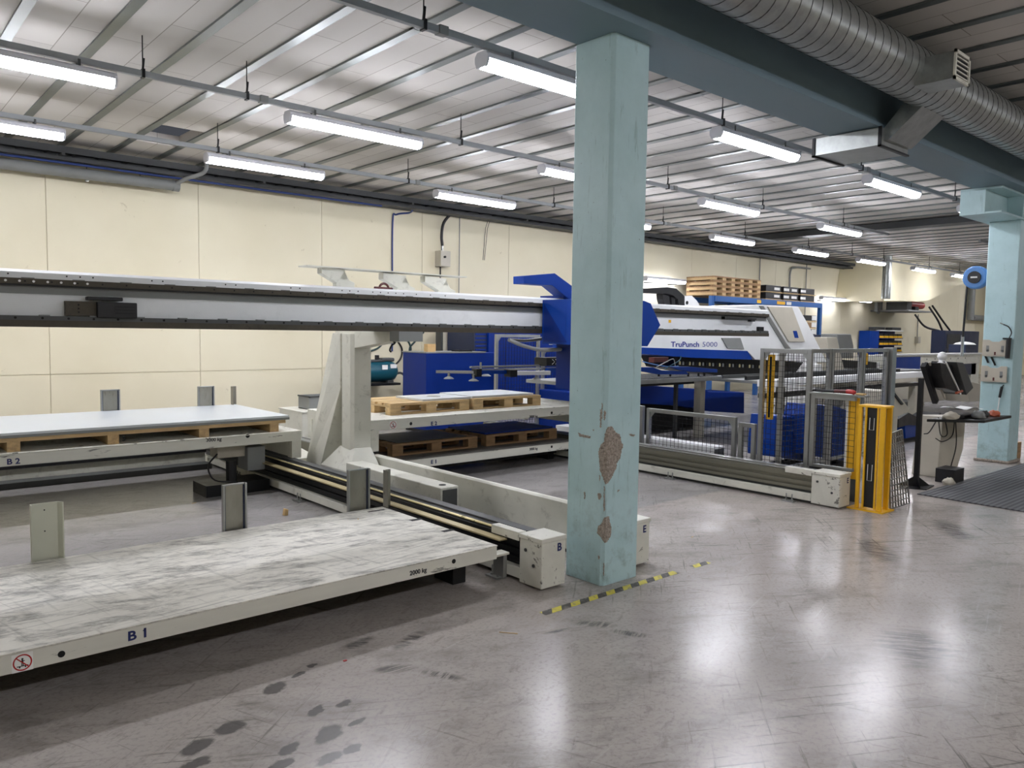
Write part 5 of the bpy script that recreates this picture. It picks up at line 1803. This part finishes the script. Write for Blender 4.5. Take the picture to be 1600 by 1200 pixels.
# big white bending machine with blue front
bmn = thing('bending_machine', 'white beam machine with a bright blue front panel behind the operator stand', 'machine', (24, 9.4, 0))
BY2 = 9.0
P_ = xz([(1385, 552), (1532, 559), (1532, 577), (1385, 577)], BY2)
xa_, xb_ = P_[0][0], P_[1][0]
B(xa_, xb_, BY2, BY2+.8, .80, 1.10).build('white_beam', CREAM, bmn, .01)
xq = at(1437, 565, 'y', BY2).x
B(xa_+.1, xq, BY2-.02, BY2, .70, 1.06).build('blue_panel', BLUE, bmn)
B(xa_, xb_, BY2-.05, BY2+.3, 1.10, 1.14).build('top_edge', WHITEM, bmn)
B(xq+.4, xb_-.3, BY2+.02, BY2+.7, .45, .80).build('dark_underside', NAVY, bmn)
B(xa_+.1, xq+1.2, BY2+.1, BY2+.7, 0, .80).build('white_housing', CREAM, bmn, .02)
B(xb_-.7, xb_, BY2+.02, BY2+.7, 0, .80).build('right_leg', CREAM, bmn, .01)
for i in range(6):
    MB().cyl((xq+.5+i*.6, BY2-.004, .98), (xq+.5+i*.6, BY2+.002, .98), .025, 8).build('bolt', DGREY, bmn)
t_ = thing('navy_cabinet', 'dark navy machine cabinet with windows in front of the far cream wall', 'cabinet', (28, 10.5, 0))
xa_, xb_ = at(1476, 540, 'y', 10.3).x, at(1529, 540, 'y', 10.3).x
ztn = at(1500, 517, 'y', 10.3).z
B(xa_, min(xb_, XE-.3), 10.3, 10.75, 0, ztn).build('body', NAVY, t_, .01)
B(xa_+.15, xa_+1.3, 10.28, 10.3, ztn-.62, ztn-.12).build('upper_window', TRAYM, t_)
B(xa_+.15, xa_+1.3, 10.28, 10.3, ztn-1.15, ztn-.70).build('lower_window', TRAYM, t_)
B(xa_+1.45, xa_+1.5, 10.27, 10.3, ztn-.5, ztn-.15).build('handle', ALU, t_)
c = at(1507, 545, 'y', 9.3)
boxt('blue_crate', 'dark blue crate with a white rag standing on the white machine beam', 'crate', c.x-.5, c.x+.5, 9.1, 9.6, 1.145, 1.40, NAVY, .01)
tag(MB().lathe((c.x, 9.3, 1.402), [(.32, 0), (.26, .05), (.12, .08), (.02, .09)], 10).build('rag', PAPER), 'white rag lying on the dark blue crate', 'rag')

# soffit details: ducts, conduit, red unit
for i, (px, wpx, py0_, py1_, Y) in enumerate(((1386, 4, 423, 467, 10.5), (1372, 4, 424, 487, 12.2), (1378, 3, 424, 487, 12.2))):
    a_, b_ = at(px, py0_, 'y', Y), at(px, py1_, 'y', Y)
    tag(MB().cyl((a_.x, Y, b_.z), (a_.x, Y, CZ-.02), .13 if i == 0 else .07, 16).build('vent_pipe', GALV if i == 0 else GREYM, None, smooth=True), ('thick galvanised pipe hanging at the cream soffit corner', 'left grey pipe at the inner edge of the cream soffit', 'right grey pipe at the inner edge of the cream soffit')[i], 'pipe')
a_, b_, c9 = at(1372, 487, 'y', 12.2), at(1425, 489, 'y', 12.2), at(1420, 478, 'y', 11.2)
tag(MB().cyl((a_.x, 12.2, a_.z), (c9.x-.05, 12.2, a_.z-.02), .07, 10).build('pipe', GREYM, None, smooth=True), 'horizontal grey pipe under the cream soffit', 'pipe')
t_ = thing('wall_unit', 'wall unit with a red cover on a triangular console under the soffit', 'wall unit', (29.5, 11.5, 2.4))
Yw = 11.2
c0, c1 = at(1420, 478, 'y', Yw), at(1450, 486, 'y', Yw)
B(c0.x, c1.x+.4, Yw, 12.498, c1.z-.05, c1.z).build('console', GREYM, t_)
B(c0.x+.1, c0.x+.5, Yw+.1, 12.0, c1.z, c1.z+.28).build('grey_box', DGREY, t_)
MB().cyl((c0.x+.6, Yw+.3, c1.z+.2), (c1.x+.2, Yw+.3, c1.z+.2), .12, 14).build('red_cover', RED, t_)
B(c0.x+.6, c0.x+.9, Yw+.02, Yw+.25, c1.z, c1.z+.12).build('black_fitting', BLACK, t_)
for L_ in ([(1430, 492), (1445, 510), (1468, 517)], [(1452, 480), (1465, 500), (1472, 516)], [(1457, 478), (1472, 500), (1484, 516)]):
    tag(MB().tube(smoothc(pts_px(L_, 'y', 10.7), 5), .035, 6).build('cable', BLACK, None), {1430: 'thick black cable drooping from the wall unit console', 1452: 'left thin cable running down to the navy cabinet', 1457: 'right thin cable running down to the navy cabinet'}[L_[0][0]], 'cable')
c = at(1435, 531, 'y', 12.4)
t_ = thing('wall_socket', 'grey socket box on the far back wall under a thin conduit', 'socket box', (c.x, 12.45, c.z))
B(c.x-.12, c.x+.12, 12.36, 12.499, c.z-.13, c.z+.12).build('socket_body', BEIGE, t_, .01)
MB().cyl((c.x, 12.45, c.z+.1), (c.x, 12.45, 2.5), .02, 8).build('conduit', GREYM, t_)
a_, b_ = at(1519, 450, 'y', 12.3), at(1519, 500, 'y', 12.3)
tag(MB().cyl((a_.x, 12.3, b_.z), (a_.x, 12.3, CZ-.01), .14, 14).build('vent_pipe', GREYM, None, smooth=True), 'grey pipe on the far back wall just left of the right pillar', 'pipe')
tag(MB().cyl((a_.x+.2, 12.3, b_.z+.1), (XE-.05, 12.3, b_.z+.1), .12, 14).build('vent_pipe', GREYM, None, smooth=True), 'horizontal grey pipe on the far wall behind the right pillar', 'pipe')
# dark cross duct under the ceiling beyond the rails
tag(MB().box(17.2, 17.6, 3.6, 11.9, 3.93, 4.06).build('cross_channel', TRAYM, None), 'dark channel crossing under the ceiling near the free end of the middle rail', 'channel')
tag(MB().box(19.0, 26.0, 6.2, 6.25, 3.72, 3.78).build('lamp_rail', RAILG, None), 'short empty lamp rail left of the right pillar', 'lamp rail')

# hose reel on the right pillar
c = at(1540, 432, 'y', 3.75)
hr = thing('hose_reel', 'light blue hose reel fixed to the right pillar below its bracket', 'hose reel', (11.2, 3.7, c.z))
cx_ = 11.42
rc_ = at(1543, 433, 'x', 11.42)
cz_ = rc_.z
ry_ = 3.76
m_ = MB().cyl((11.36, ry_, cz_), (11.50, ry_, cz_), .15, 24)
m_.build('reel_housing', SKYB, hr, .02)
MB().cyl((11.345, ry_, cz_), (11.362, ry_, cz_), .08, 18).build('reel_hub', BLACK, hr)
B(11.341, 11.346, 3.72, 3.80, cz_-.01, cz_+.01).build('label', PAPER, hr)
B(11.48, 11.54, 3.598, 3.78, cz_-.1, cz_+.1).build('mount', BLACKM, hr)
a_ = at(1532, 455, 'y', 3.80)
MB().tube([(11.42, 3.86, cz_-.08), (11.42, 3.88, 1.62)], .014, 8).build('hose', BLACK, hr)
MB().tube([(11.42, 3.88, 1.62), (11.42, 3.88, 1.36)], .02, 8).build('coupling', ALU, hr)
# holders on the pillar face toward the hall (-x)
for i, (py0_, py1_) in enumerate(((531, 556), (572, 596))):
    zt_, zb_ = at(1560, py0_, 'x', qx0).z, at(1560, py1_, 'x', qx0).z
    ya_, yb2 = at(1542, 545, 'x', qx0).y, at(1571, 545, 'x', qx0).y
    ya_, yb2 = 3.585, 3.29
    th = thing('tool_holder', ('upper', 'lower')[i]+' beige tool holder with two oval slots on the right pillar', 'tool holder', (qx0, (ya_+yb2)/2, zb_), 'tool holders on the right pillar')
    ym_ = (ya_+yb2)/2
    MB().prism([(yb2, zb_), (ya_, zb_), (ya_, zt_), (ya_-.07, zt_), (ym_+.04, zt_-.025), (ym_-.04, zt_-.025), (yb2+.07, zt_), (yb2, zt_)], 'x', qx0-.05, qx0-.03).build('holder_plate', BEIGE, th, .003)
    B(qx0-.05, qx0, yb2, ya_, zb_-.008, zb_+.006).build('holder_floor', BEIGE, th)
    for yy in (ym_-.085, ym_+.085):
        MB().cyl((qx0-.052, yy, zb_+.06), (qx0-.049, yy, zb_+.06), .016, 10).build('oval_slot', GREYM, th)
        B(qx0-.052, qx0-.0495, yy-.016, yy+.016, zb_+.06, zb_+.13).build('oval_slot', GREYM, th)
    B(qx0-.053, qx0-.0495, ym_-.012, ym_+.008, zb_+.01, zb_+.05).build('red_mark', DKRED, th)
yk = at(1581, 545, 'x', qx0).y
zk1, zk0 = at(1580, 528, 'x', qx0).z, at(1580, 560, 'x', qx0).z
t_ = thing('grease_gun', 'black cylinder tool with a curved nozzle hanging on the right pillar', 'grease gun', (qx0-.04, yk, zk0))
MB().cyl((qx0-.06, 3.29, zk0), (qx0-.06, 3.285, zk1), .028, 14).build('barrel', BLACK, t_)
MB().tube(smoothc([(qx0-.06, 3.28, zk1), (qx0-.06, 3.26, zk1+.07), (qx0-.05, 3.30, zk1+.14), (qx0-.04, 3.36, zk1+.17)], 5), .007, 6).build('nozzle_hose', BLACK, t_)
MB().cyl((qx0-.04, 3.36, zk1+.17), (qx0-.035, 3.40, zk1+.19), .008, 6).build('nozzle', ALU, t_)
B(qx0-.08, qx0-.002, 3.27, 3.35, zk1-.02, zk1).build('hook', BLACKM, t_)
t_ = thing('magnet_pick', 'white rod tool with a black handle hanging on the right pillar', 'hand tool', (qx0-.03, 3.36, .6))
za, zb3, zc3 = at(1565, 604, 'x', qx0).z, at(1563, 621, 'x', qx0).z, at(1560, 653, 'x', qx0).z
yy = at(1563, 621, 'x', qx0).y
MB().tube([(qx0-.03, yy-.02, za), (qx0-.03, yy, zb3)], .016, 10).build('handle', BLACK, t_)
MB().tube([(qx0-.03, yy, zb3), (qx0-.03, yy+.02, zc3)], .007, 8).build('rod', PAPER, t_)
MB().tube([(qx0-.03, yy-.02, za), (qx0-.0, yy-.03, za+.02)], .006, 6).build('hook', BLACKM, t_)
for i, (pxa, pya, pxb, pyb) in enumerate(((1537, 550, 1544, 567), (1549, 558, 1555, 571))):
    A_, B_ = at(pxa, pya, 'x', qx0-.02), at(pxb, pyb, 'x', qx0-.02)
    t_ = thing('pliers', ('left', 'right')[i]+' small dark hand tool between the two holders on the pillar', 'hand tool', B_, 'hand tools on the pillar')
    MB().tube([A_, B_], .011, 8).build('grip', BLACKM, t_)
    MB().tube([A_+Vector((0, .0, .01)), A_+Vector((.018, .0, .03))], .007, 6).build('jaw', ALU, t_)
# boxes at the pillar foot
boxt('cardboard_box', 'brown box with a red mark standing at the foot of the right pillar', 'box', 11.72, 11.86, 3.30, 3.44, 0, .17, CARD)
boxt('cardboard_box', 'taller brown box behind the marked one at the pillar foot', 'box', 11.90, 12.05, 3.30, 3.46, 0, .22, WOODD)

# ------------------------------------------------------------ operator stand, console, clutter
st = thing('monitor_stand', 'black monitor stand with a triangular foot plate beside the leaning grating', 'stand', (8.72, 3.34, 0))
B(8.69, 8.735, 3.32, 3.365, .0, 1.17).build('pole', BLACKM, st)
for dx, dy in ((.16, -.08), (-.10, .16), (.04, .18), (-.14, -.10)):
    MB().add([(8.71, 3.34, .13), (8.71+dx, 3.34+dy, .01), (8.71, 3.34, .01), (8.715, 3.345, .13), (8.715+dx, 3.345+dy, .01), (8.715, 3.345, .01)],
             [(0, 1, 2), (3, 5, 4), (0, 3, 4, 1), (1, 4, 5, 2), (2, 5, 3, 0)]).build('gusset', BLACKM, st)
MB().prism([(8.50, 3.42), (8.62, 3.20), (8.93, 3.24), (8.78, 3.52)], 'z', 0, .012).build('foot_plate', BLACKM, st)
# tilted support arm and monitor
A_, B_ = at(1443, 570, 'y', 3.32), at(1462, 628, 'y', 3.32)
MB().bar(A_, B_, .05, .06, (1, 0, 0)).build('tilt_arm', BLACKM, st)
MB().bar(at(1452, 566, 'y', 3.30), at(1476, 622, 'y', 3.30), .02, .015, (1, 0, 0)).build('side_strut', BEIGE, st)
mo = thing('monitor', 'old bulky black monitor tilted forward on the operator stand', 'monitor', (9.1, 3.25, 1.0))
P_ = pts_px([(1453, 566), (1478, 571), (1491, 615), (1462, 606), (1456, 590)], 'y', 3.30)
MB().prism([(q.x, q.z) for q in P_], 'y', 3.20, 3.36).build('rear_housing', BLACK, mo, .01)
P2 = pts_px([(1476, 565), (1487, 566), (1503, 605), (1492, 616)], 'y', 3.26)
MB().prism([(q.x, q.z) for q in P2], 'y', 3.14, 3.40).build('front_bezel', DGREY, mo, .006)
MB().bar(at(1478, 566, 'y', 3.13), at(1501, 616, 'y', 3.13), .012, .012, (1, 0, 0)).build('pale_edge', PAPER, mo)
c = at(1472, 561, 'y', 3.3)
bl = thing('round_lamp', 'white round signal lamp on top of the tilted monitor', 'lamp', (c.x, 3.3, c.z-.06))
MB().lathe((c.x, 3.3, c.z-.06), [(.045, 0), (.05, .02), (.035, .03), (.03, .05), (.045, .065), (.05, .09), (.04, .12), (.02, .135), (.002, .14)], 16).build('globe', WHITEM, bl, smooth=True)
MB().cyl((c.x-.01, 3.245, c.z-.035), (c.x-.01, 3.255, c.z-.035), .011, 8).build('button', BLACK, bl)
co = thing('operator_console', 'grey-beige console pedestal under the keyboard shelf', 'console', (9.2, 3.35, 0))
P_ = pts_px([(1462, 650), (1498, 650), (1494, 700), (1482, 745), (1452, 750)], 'y', 3.5)
MB().prism([(q.x, max(.0, q.z)) for q in P_], 'y', 3.42, 3.70).build('pedestal', BEIGE, co, .01)
Zs = .70
sh_ = MB().prism([(9.12, 3.42), (10.0, 3.42), (10.45, 2.98), (9.55, 2.98)], 'z', Zs-.03, Zs)
sh_.build('keyboard_shelf', BLACKM, co, .004)
for i, L_ in enumerate(([(1466, 652), (1470, 680), (1480, 678), (1476, 652)], [(1465, 654), (1452, 675), (1444, 678)], [(1492, 652), (1488, 680), (1473, 690), (1462, 685)], [(1493, 652), (1494, 695), (1486, 728)])):
    tag(MB().tube(smoothc(pts_px(L_, 'y', 3.38), 6), .006, 6).build('cable', BLACK, co), None, None)
# loose things on the shelf
rr = random.Random(3)
cl = [('paper_sheet', PAPER, 'white paper sheets spread over the clutter on the keyboard shelf', 'paper'),
      ('glove', BEIGE, 'grubby pale work glove at the left of the keyboard shelf', 'glove'),
      ('glove', GREYM, 'second work glove bunched in the middle of the keyboard shelf', 'glove'),
      ('rag', ORANGE, 'reddish brown rag at the right end of the keyboard shelf', 'rag'),
      ('keyboard', BLACK, 'black keyboard partly under the papers on the shelf', 'keyboard')]
MBk = MB().prism([(9.45, 3.36), (9.95, 3.36), (10.1, 3.20), (9.6, 3.20)], 'z', Zs+.001, Zs+.03)
tag(MBk.build('keyboard', BLACK, None, .004), cl[4][2], 'keyboard')


def lump(name, label, cat, x, y, z, sx, sy, sz, m, seed):
    bm = bmesh.new()
    bmesh.ops.create_icosphere(bm, subdivisions=3, radius=1)
    from mathutils import noise as mn
    for v in bm.verts:
        n = mn.noise(v.co*1.7+Vector((seed, 0, 0)))*.45+mn.noise(v.co*4+Vector((0, seed, 0)))*.2
        v.co *= 1+n
        v.co = Vector((v.co.x*sx, v.co.y*sy, max(-.55, v.co.z)*sz+.55*sz))
    me = bpy.data.meshes.new(name)
    bm.to_mesh(me)
    bm.free()
    for p_ in me.polygons:
        p_.use_smooth = True
    me.materials.append(m)
    o = bpy.data.objects.new(name, me)
    COL.objects.link(o)
    o.location = (x, y, z)
    return tag(o, label, cat)


lump('glove', cl[1][2], 'glove', 9.38, 3.26, Zs, .10, .07, .05, BEIGE, 1)
lump('glove', cl[2][2], 'glove', 9.72, 3.10, Zs, .10, .06, .055, GREYM, 5)
lump('rag', cl[3][2], 'rag', 10.18, 3.08, Zs, .08, .06, .045, ORANGE, 9)
lump('rag', 'dark oily cloth lying behind the gloves on the keyboard shelf', 'rag', 9.95, 3.12, Zs, .09, .05, .05, TRAYM, 14)
m_ = MB()
vs = []
for i in range(9):
    for j in range(4):
        u, v = i/8, j/3
        vs.append((9.42+u*.72-v*.0, 3.40-v*.22, Zs+.085+.012*math.sin(i*1.1+j)+.03*(1-u)))
n0 = len(vs)
vs += [(a, b, c+.002) for a, b, c in vs]
fs = []
for i in range(8):
    for j in range(3):
        a = i*4+j
        fs += [(a, a+1, a+5, a+4), (n0+a, n0+a+4, n0+a+5, n0+a+1)]
m_.add(vs, fs)
tag(m_.build('paper_sheet', PAPER), cl[0][2], 'paper')
t_ = thing('orange_tool', 'small orange-brown tool clipped at the lower corner of the monitor', 'hand tool', at(1499, 612, 'y', 3.2))
MB().tube([at(1494, 614, 'y', 3.12), at(1503, 611, 'y', 3.12)], .014, 8).build('tool_body', ORANGE, t_)
a_ = at(1471, 752, 'z', 0)
tag(B(9.22, 9.50, 3.14, 3.34, 0, .155).build('black_box', BLACK, None, .004), 'black open-topped box on the floor under the keyboard shelf', 'box')
lump('dust_bundle', 'crumpled pale cloth on the floor in front of the black box', 'cloth', 9.12, 3.16, 0, .08, .06, .05, BEIGE, 21)
# control desk left of the stand
cdk = thing('control_desk', 'beige sloping control desk behind the leaning grating', 'control desk', (10.2, 4.6, 0))
P_ = xz([(1392, 612), (1399, 610), (1421, 638), (1418, 645), (1400, 652), (1392, 655)], 4.3)
MB().prism(P_, 'y', 4.3, 4.75).build('desk_head', BEIGE, cdk, .01)
P_ = xz([(1390, 652), (1403, 652), (1403, 672), (1390, 672)], 4.35)
B(P_[0][0], P_[1][0], 4.35, 4.7, 0, P_[0][1]+.05).build('column', BEIGE, cdk, .01)
c = at(1402, 632, 'y', 4.3)
MB().prism(xz([(1396, 615), (1398, 613), (1412, 631), (1410, 633)], 4.28), 'y', 4.28, 4.31).build('dark_slot', BLACKM, cdk)
t_ = thing('machine_cabinet', 'blue machine cabinet low behind the black stand pole', 'cabinet', (10.9, 4.9, 0))
P_ = xz([(1414, 664), (1440, 661), (1440, 699), (1414, 705)], 4.9)
MB().prism([(a, max(.06, b)) for a, b in P_], 'y', 4.9, 5.8).build('panel', BLUE, t_, .004)
B(P_[0][0]+.02, P_[1][0], 4.95, 5.7, 0, .2).build('dark_plinth', BLACKM, t_)
MB().prism(xz([(1404, 655), (1420, 645), (1448, 660), (1470, 645), (1470, 652), (1445, 666), (1420, 664), (1404, 668)], 4.85), 'y', 4.85, 5.2).build('black_cover', BLACKM, t_)
# grey housings right of it
t_ = thing('machine_housing', 'beige machine housing blocks between console and right pillar', 'machine', (14.5, 6, 0))
for L_, Y, mm_ in (([(1432, 590), (1476, 584), (1478, 625), (1434, 630)], 6.6, BEIGE), ([(1512, 600), (1520, 597), (1545, 603), (1545, 626), (1514, 628)], 6.2, BEIGE), ([(1446, 665), (1470, 655), (1470, 690), (1448, 700)], 5.3, BEIGE), ([(1498, 658), (1545, 655), (1545, 690), (1500, 700)], 6.4, BEIGE)):
    MB().prism(xz(L_, Y), 'y', Y, Y+.7).build('housing', mm_, t_, .01)
B(14.0, 17.0, 6.5, 7.0, 0, .3).build('plinth', DGREY, t_)
B(11.4, 12.0, 5.3, 5.9, 0, .35).build('plinth', DGREY, t_)
# pile of sheets on the far table
t_ = thing('sheet_table', 'low table piled with silver sheets behind the thick fence post', 'machine table', (17, 7.3, 0))
B(14.5, 19.5, 7.3, 8.1, .60, .66).build('table_top', BEIGE, t_)
for xx in (14.6, 17, 19.3):
    B(xx, xx+.1, 7.35, 7.45, 0, .60).build('leg', BEIGE, t_)
for i in range(7):
    dx = rr.uniform(-.3, .3)
    boxt('metal_sheet', 'silver sheet in the loose pile on the low far table, %s from below' % ('first', 'second', 'third', 'fourth', 'fifth', 'sixth', 'seventh')[i], 'sheet metal', 14.8+dx, 19.2+dx, 7.32+rr.uniform(0, .06), 8.0, .661+i*.03, .676+i*.03, STEEL if i % 2 else GREYM, 0, 'silver sheets piled on the far table')
# lorry-dark shelving right of the right pillar
t_ = thing('dark_shelving', 'dark shelving with a red bin at the extreme right edge behind the pillar', 'shelf', (16, 2.6, 0))
B(15.5, 17.5, 2.2, 3.0, .02, 2.6).build('shelf_body', TRAYM, t_, .01)
for zz in (.6, 1.2, 1.8, 2.3):
    B(15.45, 15.5, 2.2, 3.0, zz, zz+.05).build('shelf_edge', NAVY, t_)
B(15.44, 15.5, 2.6, 2.95, .66, .86).build('red_bin', RED, t_)
